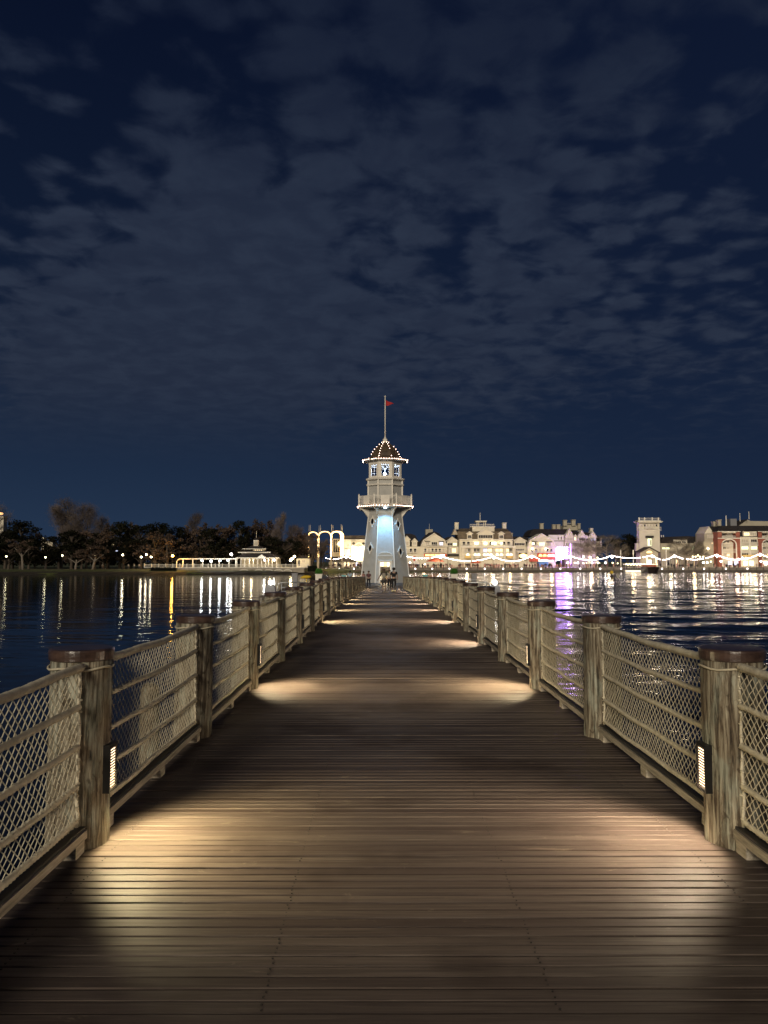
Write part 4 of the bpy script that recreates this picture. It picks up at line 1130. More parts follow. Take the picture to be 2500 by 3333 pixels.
for c in (1528, 1631):
    b.box(c-8, c+8, 1738, 1754.5, M['cream'], 'dormer', -.9, 5); b.gable(c-10, c+10, 1738, 1731, M['cream'], 'dormer_gable', -.9, 5, True); b.win(c-6.5, c+6.5, 1742, 1753, 'win_dark', 3, -.9)
b.box(1495, 1670, 1755.2, 1757.5, M['white'], 'eave', -.9, -.31)
b.wins(1503, 1663, 1763, 1775, 11, ['win_dark', 'win_dark', 'win_dim', 'win_green', 'win_dim', 'win_lit', 'win_dark', 'win_green', 'win_dim', 'win_dark', 'win_dark'], .3)
b.balus(1502, 1664, 1770, 1777, -1.2); b.box(1501, 1676, 1777.3, 1783, M['white'], 'cornice', -1.6, -.01)
for i, u in enumerate((1503, 1533, 1563, 1603, 1638, 1668)): b.box(u, u+8, 1783.2, G0, M['cream'], 'column', -1.2, -.01)
cols_ = [(1511, 1533), (1541, 1563), (1571, 1603), (1611, 1638), (1646, 1668)]
for i, (a, c) in enumerate(cols_):
    b.win(a+1.5, (a+c)/2-.5, 1785, 1798, ['win_dim', 'win_dark', 'win_blue', 'win_lit', 'win_lit'][i], 2); b.win((a+c)/2+.5, c-1.5, 1785, 1798, ['win_dark', 'win_dark', 'win_lit', 'win_lit', 'win_dark'][i], 2)
    b.balus(a, c, 1794, 1800, -.9)
    n = 1 if c-a < 24 and i == 0 else (3 if c-a > 28 else 2)
    for j in range(n):
        cc = a+(c-a)*(j+.5)/n; b.poly([(cc-5, 1807.5), (cc+5, 1807.5), (cc+3.2, 1803.5), (cc, 1801.5), (cc-3.2, 1803.5)], M['marq'], 'shell_light', -.9, -.6)
    b.poly([(a+1, 1809), (c-1, 1809), (c-2, 1816), ((a+c)/2, 1818), (a+2, 1816)], M['yawn'] if i in (0, 4) else M['cream'], 'awning', -2.0, -.3)
for u in (1502+45, 1583-5, 1602, 1631): 
    mb = MB(); mb.ball((b.X(u), b.D-1.0, b.Z(1768.5)), .30, 1); put(mb, 'wall_globe', M['globewarm'], b.t, world=True, smooth=True)
# B5
b = Bld('hotel_wing', 'narrow cream hotel wing with gabled dormer above a framed golden oval sign', 'building', 301, 1694, HG)
b.box(1669.5, 1716, 1779, G0, M['cream'], 'wall'); b.poly([(1664, 1779), (1722, 1779), (1722, 1748), (1676, 1746), (1664, 1752)], M['roofb'], 'roof', 1, 12)
b.box(1673, 1711, 1762, 1778.6, M['cream'], 'dormer', -.3, 5); b.gable(1670, 1714, 1762, 1749, M['cream'], 'dormer_gable', -.3, 5, True); b.win(1675, 1708, 1767, 1776, 'win_dark', 6, -.3)
b.win(1679, 1706, 1786, 1793, 'win_dark', 5); b.balus(1676, 1712, 1790, 1796, -1)
fr_ = b.box(1684, 1718, 1797, 1822, M['cream'], 'sign_frame', -1.2, -.02); b.box(1687, 1715, 1799.5, 1819.5, M['darkawn'], 'sign_ground', -1.3, -1.21, fr_)
b.poly([(1701+13.5*math.cos(2*PI*i/20), 1809.5+7.2*math.sin(2*PI*i/20)) for i in range(20)][::-1], M['gold'], 'oval_sign', -1.5, -1.31, fr_)
b.poly([(1695, 1812), (1707, 1812), (1704, 1805), (1701, 1803), (1698, 1805)], M['marq'], 'sign_emblem', -1.62, -1.51, fr_)
# B6
b = Bld('hotel_wing', 'second cream hotel front with gambrel gable, left of the glowing purple-white sign', 'building', 299, 1762, HG)
gambrel(b, 1717, 1808, 1738, 1758, 1780, ['win_dark', 'win_green', 'win_dim', ['win_dark', 'win_dark', 'win_dim', 'win_dim', 'win_dark', 'win_dark']])
for u, v in ((1735, 1769), (1732, 1787), (1775, 1787)):
    mb = MB(); mb.ball((b.X(u), b.D-1.0, b.Z(v)), .26, 1); put(mb, 'wall_globe', M['globewarm'], b.t, world=True, smooth=True)
b.box(1748, 1806, 1800, 1812, M['redawn'], 'sign_band', -.6, -.01)
for a, c, m_ in ((1752, 1764, 'gold'), (1766, 1778, 'gold'), (1781, 1792, 'marq'), (1793, 1804, 'marq')): b.poly([(a, 1811), (c, 1811), (c-1, 1806), ((a+c)/2, 1803.5), (a+1, 1806)], M[m_], 'lit_sign', -.8, -.61)
b.box(1750, 1806, 1814, 1820, M['redawn'], 'awning', -2.2, -.02); b.box(1722, 1748, 1816, 1828, M['redawn'], 'awning', -2.2, -.02)
b.box(1748, 1778, 1823, 1827, M['marq'], 'light_strip', -3.4, -3.0); b.box(1748, 1779, 1827.2, 1844, M['blueawn'], 'kiosk', -3.2, -.02)
# B7 long dark roof with side wall
b = Bld('hotel_wing', 'long dark-roofed hotel wing with white side wall tinted purple by the glowing sign', 'building', 308, 1800, HG)
b.poly([(1722, 1745), (1838, 1745), (1853, 1722), (1740, 1722), (1730, 1730)], M['roofb'], 'roof', 0, 14); b.box(1786, 1838, 1741, 1822, M['white'], 'wall', -.2, 8)
b.win(1815, 1819, 1747, 1757, 'win_dark', 1, -.2); b.win(1825, 1829, 1747, 1757, 'win_dark', 1, -.2); b.box(1786, 1838, 1760, 1761.6, M['roofb'], 'string_course', -.4, -.21)
for a, c, v in ((1768, 1779, 1701), (1809, 1819, 1705), (1823, 1834, 1705)): b.chim(a, c, v, 1722.5, 'creamdim', 5)
b = Bld('hotel_tower_block', 'pale hotel block with clustered chimneys rising behind the dark-roofed wing', 'building', 330, 1860, HG)
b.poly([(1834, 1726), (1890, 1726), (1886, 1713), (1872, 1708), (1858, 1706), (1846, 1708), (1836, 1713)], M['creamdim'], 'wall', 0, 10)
for a, c, v, w_ in ((1834, 1845, 1693, 1712), (1861, 1873, 1692, 1712), (1881, 1889, 1704, 1722)): b.chim(a, c, v, w_, 'creamdim', -1)
b.box(1845, 1861, 1702, 1709, M['grey'], 'roof_vent', 0, 3)
# B8 gabled row
b = Bld('hotel_row', 'row of cream gabled hotel houses stepping away behind the bare promenade trees', 'building', 306, 1895, HG)
b.box(1838.5, 1942, 1762, G0, M['cream'], 'wall'); b.poly([(1850, 1762), (1960, 1762), (1956, 1748), (1938, 1735), (1855, 1727)], M['roofb'], 'roof', 1, 12)
for c, hw, vp, vb in ((1853, 14, 1722, 1748), (1893, 12, 1726, 1748), (1929, 12, 1730, 1750)):
    b.box(c-hw+1, c+hw-1, vb, 1761.8, M['cream'], 'bay', -.6, 5); b.gable(c-hw, c+hw, vb, vp, M['cream'], 'bay_gable', -.6, 5, True); b.win(c-1.6, c+1.6, vb-12, vb-7, 'win_dark', 1, -.6)
for c, hw, vp, vb in ((1874, 6, 1739, 1748), (1911, 5, 1741, 1750)):
    b.box(c-hw, c+hw, vb, 1761.8, M['cream'], 'dormer', -.3, 4); b.gable(c-hw-1, c+hw+1, vb, vp, M['cream'], 'dormer_gable', -.3, 4)
b.win(1842, 1864, 1750, 1760, 'win_dim', 4, -.6); b.win(1869, 1875, 1748, 1759, 'win_lit', 1, -.3); b.win(1884, 1903, 1750, 1759, 'win_dark', 4, -.6); b.win(1921, 1937, 1753, 1760, 'win_blue', 3, -.6); b.win(1908, 1914, 1752, 1759, 'win_dark', 1, -.3)
b.wins(1841, 1895, 1768, 1776, 7, ['win_dark', 'win_dark', 'win_dim']); b.balus(1839, 1900, 1772, 1779); b.box(1838, 1902, 1780, 1784, M['white'], 'cornice', -1.4, -.01)
for u in (1856, 1865, 1874, 1883, 1892): b.box(u, u+4, 1784.1, 1818, M['white'], 'column', -1.2, -.02)
b.wins(1845, 1900, 1786, 1808, 6, ['win_dark']); b.chim(1929.5, 1938, 1718, 1734, 'cream', 3); b.box(1940, 1961, 1751, 1780, M['cream'], 'end_wing', 1, 8); b.box(1938, 1962, 1749, 1751, M['roofb'], 'end_roof', .5, 9)
# glowing sign
b = Bld('neon_sign', 'blazing white neon sign with scalloped bulb rows and purple glow on the promenade', 'sign', 296, 1828)
b.box(1812, 1846, 1789, 1812, M['grey'], 'sign_back', 0, .3)
for r_, v in enumerate((1788, 1795, 1802, 1809, 1815)):
    mb = MB()
    for i in range(13):
        u = 1809+i*3.2+(r_ % 2)*1.2; mb.ball((b.X(u), b.D-.25, b.Z(v+(0 if r_ else -1.2*math.sin(i*.9)))), .22+.08*((i*7+r_*3) % 3), 1)
    put(mb, 'bulb_row', M['neon'], b.t, world=True, smooth=True)
mb = MB(); pts = [(b.X(1812+36*i/24), b.D-.3, b.Z(1784-3*abs(math.sin(i*.65)))) for i in range(25)]; mb.tube(pts, .16, 6); put(mb, 'crest_tube', M['neon'], b.t, world=True, smooth=True)
mb = MB(); mb.tube([(b.X(1809), b.D-.35, b.Z(1818)), (b.X(1848), b.D-.35, b.Z(1818))], .12, 6); mb.tube([(b.X(1857), b.D-.2, b.Z(1770)), (b.X(1857), b.D-.2, b.Z(1840))], .16, 6); put(mb, 'purple_tube', M['purple'], b.t, world=True)
b.box(1826, 1828, 1816.2, G0, M['grey'], 'pole', .02, .25)
lamp_point('sign_glow', (b.X(1838), b.D-1.5, b.Z(1800)), 9000, (.42, .22, 1.0), .5)
lamp_point('sign_glow_low', (b.X(1850), b.D-2.5, b.Z(1830)), 2500, (.55, .25, 1.0), .5)
# square lookout tower
b = Bld('lookout_tower', 'square pale lookout tower with balustraded flat roof and one tall lit window', 'tower', 300, 2115)
b.box(2082, 2149, 1723, 1800, M['cream'], 'shaft', 0, 3); b.box(2082, 2149, 1701.5, 1722.8, M['cream'], 'upper_storey', .2, 2.9)
b.poly([(2073, 1697), (2158, 1697), (2152, 1701.3), (2079, 1701.3)], M['cream'], 'cornice', -1.2, 4); b.box(2079, 2152, 1694, 1696.8, M['white'], 'roof_edge', -.4, 3.4)
b.balus(2081, 2150, 1686, 1694, -.2, 'roof_rail')
for u in (2080, 2098, 2123, 2143): b.box(u, u+3.6, 1684.5, 1694, M['white'], 'rail_pier', -.35, .15)
b.wins(2086, 2144, 1706, 1714, 6, ['win_dim', 'win_dark', 'win_dim', 'win_dim', 'win_dim', 'win_dark']); b.box(2080, 2151, 1721.5, 1723.4, M['white'], 'string_course', -.35, -.02); b.balus(2098, 2128, 1715, 1721, -.9)
b.balus(2077, 2082, 1716, 1726, .5, 'side_balcony'); b.balus(2149, 2156, 1715, 1726, .5, 'side_balcony')
b.box(2102, 2126, 1744, 1750.5, M['darkawn'], 'awning', -1.2, -.02); b.win(2108, 2122, 1752, 1777, 'win_green', 2); b.win(2116, 2120, 1757, 1775, 'win_dim', 1, -.15)
b.box(2074, 2081.5, 1768, 1793, M['cream'], 'side_bay', 1, 2.8)
b = Bld('promenade_pavilion', 'low brown gabled pavilion with golden arched window in front of the square tower', 'building', 292, 2113)
b.box(2084, 2142, 1798, G0, M['creamdim'], 'wall', 0, 5); b.gable(2080, 2146, 1798, 1782, M['creamdim'], 'gable', -.2, 5); b.poly([(2076, 1799), (2080, 1800), (2113, 1783), (2146, 1800), (2150, 1799), (2113, 1779.5)], M['roof'], 'roof', -.6, 6)
b.poly([(2104+9+9*math.cos(PI*i/8), 1800-7*math.sin(PI*i/8)) for i in range(9)], M['gold'], 'arched_window', -.3, -.21)
b.wins(2090, 2140, 1815, 1840, 5, ['win_dim', 'win_lit', 'win_dim'])
b = Bld('low_hotel_wing', 'low dark-roofed hotel wing right of the square tower with white dormer and green-lit windows', 'building', 304, 2220, HG)
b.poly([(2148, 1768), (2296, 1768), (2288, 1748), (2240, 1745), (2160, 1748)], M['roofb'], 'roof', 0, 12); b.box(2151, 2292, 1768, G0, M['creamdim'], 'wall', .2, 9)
b.box(2192, 2236, 1757, 1769, M['cream'], 'dormer', -.6, 5); b.win(2197, 2216, 1762, 1768, 'win_dark', 3, -.6); b.win(2218, 2232, 1762, 1768, 'win_dark', 2, -.6)
b.win(2156, 2180, 1781, 1788, 'win_green', 5, .2); b.win(2253, 2275, 1779, 1789, 'win_green', 5, .2); b.win(2208, 2222, 1781, 1785, 'win_dim', 3, .2)
b.wins(2152, 2285, 1822, 1842, 9, ['win_dim', 'win_dark', 'win_dim', 'win_lit'])
mb = MB()
for u in (2163.5, 2170): mb.box(b.X(u)-.15, b.X(u)+.15, b.D+3, b.D+3.3, b.Z(1748), b.Z(1741))
put(mb, 'roof_vents', M['white'], b.t, world=True)
# beige wing and red block
b = Bld('hotel_wing', 'weathered beige hotel wing with steep gable at the left end of the red block', 'building', 294, 2315, HG)
b.box(2291, 2337, 1762, G0, M['creamdim'], 'wall', 0, 9); b.box(2296, 2337, 1736, 1761.8, M['creamdim'], 'upper_wall', .4, 9); b.gable(2296, 2326, 1736, 1713, M['cream'], 'gable', .2, 9)
b.poly([(2326.5, 1736), (2338, 1736), (2338, 1713), (2312, 1713)], M['roofb'], 'roof', .8, 9); b.wins(2302, 2334, 1740, 1752, 6, ['win_dim']); b.win(2317, 2320, 1765, 1771, 'win_lit', 1); b.win(2323, 2326, 1765, 1771, 'win_lit', 1)
b.chim(2332, 2342, 1696, 1713, 'creamdim', 2)
mb = MB(); mb.ball((b.X(2303), b.D-.6, b.Z(1786)), .3, 1); put(mb, 'wall_globe', M['globewarm'], b.t, world=True)
b = Bld('red_hotel_block', 'red-walled hotel block with white arched bays and dark roof at the right edge', 'building', 290, 2430)
b.poly([(2333, 1730), (2620, 1730), (2620, 1711), (2352, 1711)], M['roofb'], 'roof', .2, 14)
b.chim(2352, 2362, 1690, 1711.5, 'creamdim', 3); b.box(2400, 2421, 1686, 1711.5, M['grey'], 'roof_box', 5, 8); b.poly([(2430, 1711), (2600, 1711), (2600, 1694), (2480, 1692), (2468, 1687)], M['creamdim'], 'rear_gable', 8, 14)
b.poly([(2414, 1711), (2432, 1711), (2468, 1687), (2462, 1687), (2424, 1694)], M['roofb'], 'rear_roof', 7.5, 14)
for u, v0, v1 in ((2382, 1676, 1711), (2428, 1668, 1695), (2458, 1662, 1688)): b.spire(u, v0, v1, .28 if u == 2382 else .16, 4)
def redbay(u0):
    X, Z = b.X, b.Z; u1 = u0+72
    # wall pieces around the top opening and the arch
    b.box(u0, u0+13, 1731, 1751, M['brick'], 'wall'); b.box(u1-13, u1, 1731, 1751, M['brick'], 'wall'); b.box(u0+13, u1-13, 1731, 1735, M['cream'], 'lintel', .01, 10)
    b.box(u0-1, u1+1, 1729.2, 1731, M['white'], 'eave', -.7, 10.5); b.box(u0-1, u1+1, 1750.8, 1753.2, M['white'], 'cornice', -.6, -.01)
    b.box(u0+13, u1-13, 1735, 1751, M['creamdim'], 'recess_wall', 2.5, 10); b.win(u0+16, u0+32, 1736, 1746, 'win_dark', 4, 2.4); b.win(u0+38, u1-16, 1736, 1746, 'win_dim', 4, 2.4); b.balus(u0+14, u1-14, 1744, 1750, -.1)
    arcu = [(u0+36+23*math.cos(PI*i/12), 1772-17*math.sin(PI*i/12)) for i in range(13)]
    b.poly([(u0, 1751), (u0, G0), (u0+13, G0)]+[(u0+13, 1772)]+arcu[::-1][1:7]+[(u0+36, 1751)], M['brick'], 'wall', 0, 10)
    b.poly([(u0+36, 1751)]+arcu[::-1][6:12]+[(u1-13, 1772), (u1-13, G0), (u1, G0), (u1, 1751)], M['brick'], 'wall', 0, 10)
    b.box(u0+13, u1-13, 1755, G0, M['cream'], 'recess_wall', 2.5, 10)
    mb = MB(); mb.tube([(X(u0+13), b.D-.1, Z(G0))]+[(X(a), b.D-.1, Z(v)) for a, v in arcu[::-1]]+[(X(u1-13), b.D-.1, Z(G0))], .22, 6); put(mb, 'arch_trim', M['white'], b.t, world=True)
    b.box(u0+13.2, u0+24, 1758, 1790, M['brick'], 'side_panel', 1.9, 2.49)
    for v0, ms in ((1759, ('win_dark', 'win_dark')), (1780, ('win_dark', 'win_dim')), (1802, ('win_dim', 'win_lit'))):
        b.win(u0+25, u0+34, v0, v0+8, ms[0], 2, 2.4); b.win(u0+37, u0+46, v0, v0+8, ms[1], 2, 2.4)
    b.balus(u0+23, u0+50, 1766, 1776, .1); b.balus(u0+14, u1-14, 1787, 1797, .1)
redbay(2338); redbay(2469)
b.box(2410.5, 2468.5, 1747, G0, M['cream'], 'wall', .3, 10); b.poly([(2408, 1747), (2471, 1747), (2467, 1729.5), (2412, 1729.5)], M['roofb'], 'mansard_roof', .1, 3)
b.box(2419, 2463, 1729.8, 1745, M['cream'], 'dormer', -.5, 3); b.win(2421, 2439, 1733, 1744, 'win_lit', 3, -.5); b.win(2443, 2461, 1733, 1744, 'win_dim', 3, -.5)
for u0, u1 in ((2414, 2438), (2445, 2467)):
    for v0, ms in ((1755, ['win_dark', 'win_dark', 'win_dim']), (1778, ['win_green', 'win_lit', 'win_green']), (1800, ['win_dim', 'win_dim', 'win_dark'])): b.win(u0+1, u1-1, v0, v0+11, ms[int(u0) % 3], 3, .3)
    b.balus(u0, u1, 1764, 1775, -.5); b.balus(u0, u1, 1790, 1797, -.5)
b.box(2411, 2413.5, 1747.2, G0, M['white'], 'pilaster', -.1, .29); b.box(2439.5, 2443.5, 1747.2, G0, M['white'], 'pilaster', -.1, .29)
for u, v, m_ in ((2375, 1832, 'win_blue'), (2395, 1832, 'win_blue'), (2425, 1832, 'marq'), (2445, 1832, 'marq'), (2490, 1832, 'marq')): b.box(u-6, u+6, v-6, v+8, M[m_], 'shop_window', -.25, -.02)
b.box(2416, 2500, 1806, 1812, M['yawn'], 'shop_fascia', -.9, -.02)

# shop building left of the lighthouse, bright false front, promenade bar
b = Bld('shop_building', 'brightly lit pale shop building with dark roof just left of the lighthouse', 'building', 292, 1160)
b.box(1112, 1215, 1758, G0, M['cream'], 'wall', 0, 10); b.poly([(1112, 1758), (1215, 1758), (1208, 1743), (1120, 1743)], M['roof'], 'roof', -.4, 10); b.box(1110, 1217, 1756.6, 1758.6, M['white'], 'eave', -1, -.41)
b.win(1130, 1137, 1770, 1780, 'win_dim', 2); b.box(1120, 1142, 1788, 1810, M['cream'], 'bay', -2, -.01)
b = Bld('crested_shop', 'blazing white ornamental shopfront with curved crest beside the lighthouse', 'shop', 288, 1168)
b.poly([(1145, 1826), (1188, 1826), (1188, 1778), (1180, 1777), (1166, 1781), (1152, 1777), (1145, 1777)], M['marq'], 'glowing_front', 0, 1.0)  # panel emits; the white light falling on this front is in its material
b.poly([(1158, 1822), (1174, 1822), (1174, 1806), (1166, 1800), (1158, 1806)], M['gold'], 'doorway', -.2, -.01)
mb = MB(); mb.tube([(b.X(1155+26*i/16), b.D+.5, b.Z(1776-9*math.sin(PI*i/16))) for i in range(17)], .14, 6); put(mb, 'crest_arch', M['gold'], b.t, world=True, smooth=True)
for u in (1151, 1183): mb = MB(); mb.ball((b.X(u), b.D+.5, b.Z(1769)), .55, 1); put(mb, 'crest_ball', M['roof'], b.t, world=True, smooth=True)
lamp_point('shopfront_glow', (b.X(1150), b.D-4, 4.5), 4500, (1, .82, .5), .6)
b = Bld('promenade_bar', 'low open-fronted pale bar with hipped roof on the promenade left of the lighthouse', 'building', 280, 1130)
b.box(1070, 1192, 1826, G0, M['cream'], 'wall', 0, 6); b.poly([(1066, 1827), (1160, 1827), (1134, 1809), (1126, 1807), (1088, 1813)], M['roof'], 'hipped_roof', -1.2, 7)
b.wins(1076, 1150, 1829, 1843, 7, ['win_dim', 'win_lit', 'win_dark', 'win_dim', 'win_lit', 'win_lit', 'win_dim']); b.wins(1156, 1188, 1829, 1843, 3, ['win_blue', 'win_dark', 'win_lit'])

b = Bld('lit_arcade', 'golden lit arcade seen through the lighthouse doorway', 'building', 284, 1254)
b.box(1194, 1312, 1822, G0, M['cream'], 'wall', 0, 6); b.poly([(1190, 1822), (1316, 1822), (1300, 1808), (1206, 1808)], M['roof'], 'roof', -.8, 6)
for i in range(13): b.box(1197+i*9, 1203.5+i*9, 1826, 1843, M['marq'] if i % 3 else M['gold'], 'shop_window', -.2, -.02)
# illuminated arches
arch = [(1004.5, 1034, 1732, 0), (1037, 1077, 1730, 0), (1078, 1113, 1730, 1)]
for i, (u0, u1, vt, br) in enumerate(arch):
    b = Bld('illuminated_arch', ['left slim arch outlined in warm bulbs with flagpoles behind bare tree', 'middle arch outlined in bulbs, widest of the three in the row', 'right brightest arch, its column a solid glare of bulbs'][i], 'arch', 262-1.5*i, (u0+u1)/2, 'arches outlined with bulbs')
    c, hw = (u0+u1)/2, (u1-u0)/2; D = b.D; vsp = vt+hw*.75
    pts = [(b.X(u0), D, b.Z(1812))]+[(b.X(c-hw*math.cos(PI*j/18)), D, b.Z(vsp-(vsp-vt)*math.sin(PI*j/18))) for j in range(19)]+[(b.X(u1), D, b.Z(1812))]
    mb = MB(); mb.tube(pts, .20, 6); mb.tube([(p[0], D+2.2, p[2]) for p in pts], .18, 6); put(mb, 'arch_frame', M['cream'], b.t, world=True)
    for leg in (0, 1):
        u = (u0, u1)[leg]; mb = MB(); mb.box(b.X(u)-.22, b.X(u)+.22, D-.2, D+.2, -.6, b.Z(1812)); put(mb, 'arch_foot', M['conc'], b.t, world=True)
    mb = MB(); P2 = [Vector(p) for p in pts]; 
    for a_, c_ in zip(P2, P2[1:]):
        n = max(1, int((c_-a_).length/(.30 if not br else .22)))
        for k in range(n):
            q = a_.lerp(c_, k/n)
            if not br and q.z < b.Z(1745) and random.random() < .35: continue
            mb.ball((q.x+random.uniform(-.08, .08), q.y-.28, q.z), .17 if br else .12, 0)
            if br and q.x > b.X(c): mb.ball((q.x+.45, q.y-.28, q.z), .17, 0); mb.ball((q.x-.4, q.y-.2, q.z), .16, 0)
    put(mb, 'arch_bulbs', M['bulbw'], b.t, world=True, kind='stuff')
    for u in (u0+1, u0+5.5): b.spire(u, 1707+random.randint(0, 3), 1736, .06, .3, 'cream')
    if i == 2: b.spire(u1-3, 1706, 1733, .06, .3, 'cream'); b.spire(u1+1, 1709, 1733, .06, .3, 'cream')
b = Bld('arch_screen', 'dark gridded glass screen standing inside the right illuminated arch', 'screen', 268, 1095)
b.win(1084, 1107, 1756, 1799, 'win_dark', 3); b.box(1083, 1108, 1754, 1812, M['creamdim'], 'frame_wall', 0, .6)
lamp_point('arch_glow', (b.X(1100), 256, 8), 4200, (1, .70, .32), .6)

# white pavilion with colonnade and raised terrace on the left shore
b = Bld('lakeside_pavilion', 'white lakeside pavilion with tiered roof, louvred cupola and colonnade on the left shore', 'building', 238, 835)
TV = 1846
b.box(776, 904, 1816, TV, M['creamdim'], 'rear_wall', 6, 7); b.poly([(768, 1815), (910, 1815), (884, 1802), (792, 1802)], M['roofb'], 'lower_roof', -.5, 9); b.box(768, 910, 1814.6, 1817.4, M['white'], 'eave', -.8, -.51)
b.box(786, 870, 1798, 1803.5, M['creamdim'], 'frieze', .5, 8); b.poly([(776, 1798), (880, 1798), (862, 1792), (792, 1792)], M['roofb'], 'middle_roof', 0, 8.5); b.box(775, 881, 1796.6, 1799, M['white'], 'middle_eave', -.3, -.01)
b.box(822, 857, 1786, 1797, M['cream'], 'clerestory', 1, 6)
for i in range(4): b.win(827+i*6.6, 832+i*6.6, 1788.5, 1795.5, 'win_lit', 1, 1)
b.poly([(789, 1786.5), (866, 1786.5), (842, 1777), (818, 1777)], M['roofb'], 'upper_roof', .6, 8); b.box(789, 866, 1785.6, 1787.2, M['white'], 'upper_eave', .2, .59)
b.box(822, 836, 1757, 1777.5, M['white'], 'cupola', 2, 4.2); b.poly([(820, 1757), (838, 1757), (829, 1749)], M['roofb'], 'cupola_roof', 1.8, 4.4); b.spire(829, 1727, 1750, .07, 3)
for i in range(4): b.box(824+i*3, 825.6+i*3, 1760, 1774, M['creamdim'], 'cupola_louvre', 1.9, 1.99)
b.poly([(836, 1818), (874, 1818), (855, 1805)], M['white'], 'porch_gable', -2.4, -.81)
for u in (771, 784, 796, 811, 824, 838, 851, 864, 873, 886, 900): b.box(u, u+2.6, 1817.6, TV, M['white'], 'column', -.4, 0)
for a, c in ((786.6, 796), (798.6, 811), (826.6, 838), (840.6, 851)):
    b.poly([(a, 1824), (a, 1817.7), (c, 1817.7), (c, 1824), ((a*.25+c*.75), 1820), ((a+c)/2, 1818.6), (a*.75+c*.25, 1820)], M['white'], 'arch_spandrel', -.35, -.05)
lamp_point('pavilion_light', (b.X(820), b.D-.5, b.Z(1824)), 300, (1, .8, .5), .3); lamp_point('pavilion_light', (b.X(880), b.D-.5, b.Z(1824)), 300, (1, .75, .42), .3)
lamp_point('pavilion_light', (b.X(790), b.D+3, b.Z(1824)), 200, (1, .8, .5), .3)
# terrace wall
b = Bld('terrace_wall', 'long pale terrace wall with shallow arches above the left shore', 'wall', 232, 780)
b.box(575, 990, 1849, 1864, M['conc'], 'wall', 0, 3); b.box(573, 992, 1847, 1849.2, M['white'], 'coping', -.3, 3.2)
for i in range(6): b.box(575+i*36, 576.6+i*36, 1850, 1862, M['creamdim'], 'wall_joint', -.08, -.01)
for a, w_ in ((779, 32), (829, 28), (861, 28), (893, 28), (924, 26)):
    b.poly([(a, 1864)]+[(a+w_/2-w_/2*math.cos(PI*i/8), 1861-7*math.sin(PI*i/8)) for i in range(9)]+[(a+w_, 1864)], M['creamdim'], 'arched_recess', -.10, -.01)
    mb = MB(); mb.tube([(b.X(a+w_/2-w_/2*math.cos(PI*i/10)), b.D-.12, b.Z(1861-7.5*math.sin(PI*i/10))) for i in range(11)], .12, 5); put(mb, 'arch_moulding', M['white'], b.t, world=True)
b = Bld('white_fence', 'white picket fence running along the terrace before the pavilion', 'fence', 233, 740)
b.balus(470, 1004, 1837, 1847, 0, 'fence_panel'); 
for i in range(24): b.box(470+i*23, 471.8+i*23, 1834.5, 1848, M['white'], 'fence_post', -.1, .18)
b = Bld('pergola', 'long white pergola with thin posts left of the pavilion', 'pergola', 236, 680)
b.box(592, 772, 1817.5, 1820.5, M['white'], 'beam', 0, .5); b.box(592, 772, 1817.5, 1819.5, M['creamdim'], 'rear_beam', 3, 3.4)
for u in (594, 626, 658, 686, 712, 744, 766): b.box(u, u+3.4, 1820.6, TV, M['white'], 'pergola_post', .05, .45)
mb = MB(); mb.tube([(b.X(576), b.D, b.Z(1847)), (b.X(576), b.D, b.Z(1828))]+[(b.X(592-16*math.cos(PI/2*i/6)), b.D, b.Z(1828-9*math.sin(PI/2*i/6))) for i in range(7)], .14, 6); put(mb, 'end_arch', M['white'], b.t, world=True)
b = Bld('garden_room', 'small pale garden room with hipped dark roof at the right end of the terrace', 'building', 240, 985)
b.box(965, 1008, 1817, TV, M['cream'], 'wall', 0, 4); b.poly([(962, 1817.5), (1011, 1817.5), (990, 1808), (984, 1808)], M['roofb'], 'roof', -.4, 4.5); b.win(982, 994, 1820, 1832, 'win_dim', 3); b.win(970, 977, 1822, 1842, 'win_dark', 1)
# hedges
def hedge(u0, u1, v0, v1, D, lab):
    p0, p1 = pix(u0, v1, D), pix(u1, v0, D); t = thing('hedge', lab, 'hedge', ((p0.x+p1.x)/2, D, p0.z)); r_ = random.Random(int(u0)); w_ = (p1.x-p0.x)/2; h_ = p1.z-p0.z
    mb = MB(); mb.box(-w_*.93, w_*.93, -.6, .6, -.4, h_*.9)
    for _ in range(int(w_*160)):
        x, z = r_.uniform(-w_, w_), r_.uniform(0, h_); y = r_.choice([-.7, .7]) if z < h_*.85 else r_.uniform(-.7, .7)
        a = Vector((r_.gauss(0, 1), r_.gauss(0, 1), r_.gauss(0, 1))).normalized()*.14; c_ = Vector((x, y, z)); d2 = a.orthogonal().normalized()*.12
        mb.add([c_-a, c_+d2, c_+a, c_-d2], [(0, 1, 2, 3)])
    put(mb, 'foliage', M['leafdark'], t)
hedge(489, 577, 1846, 1866, 229, 'long dark clipped hedge at the left end of the terrace wall')
hedge(1001, 1033, 1841, 1856, 232, 'rounded dark bush at the right end of the terrace wall')

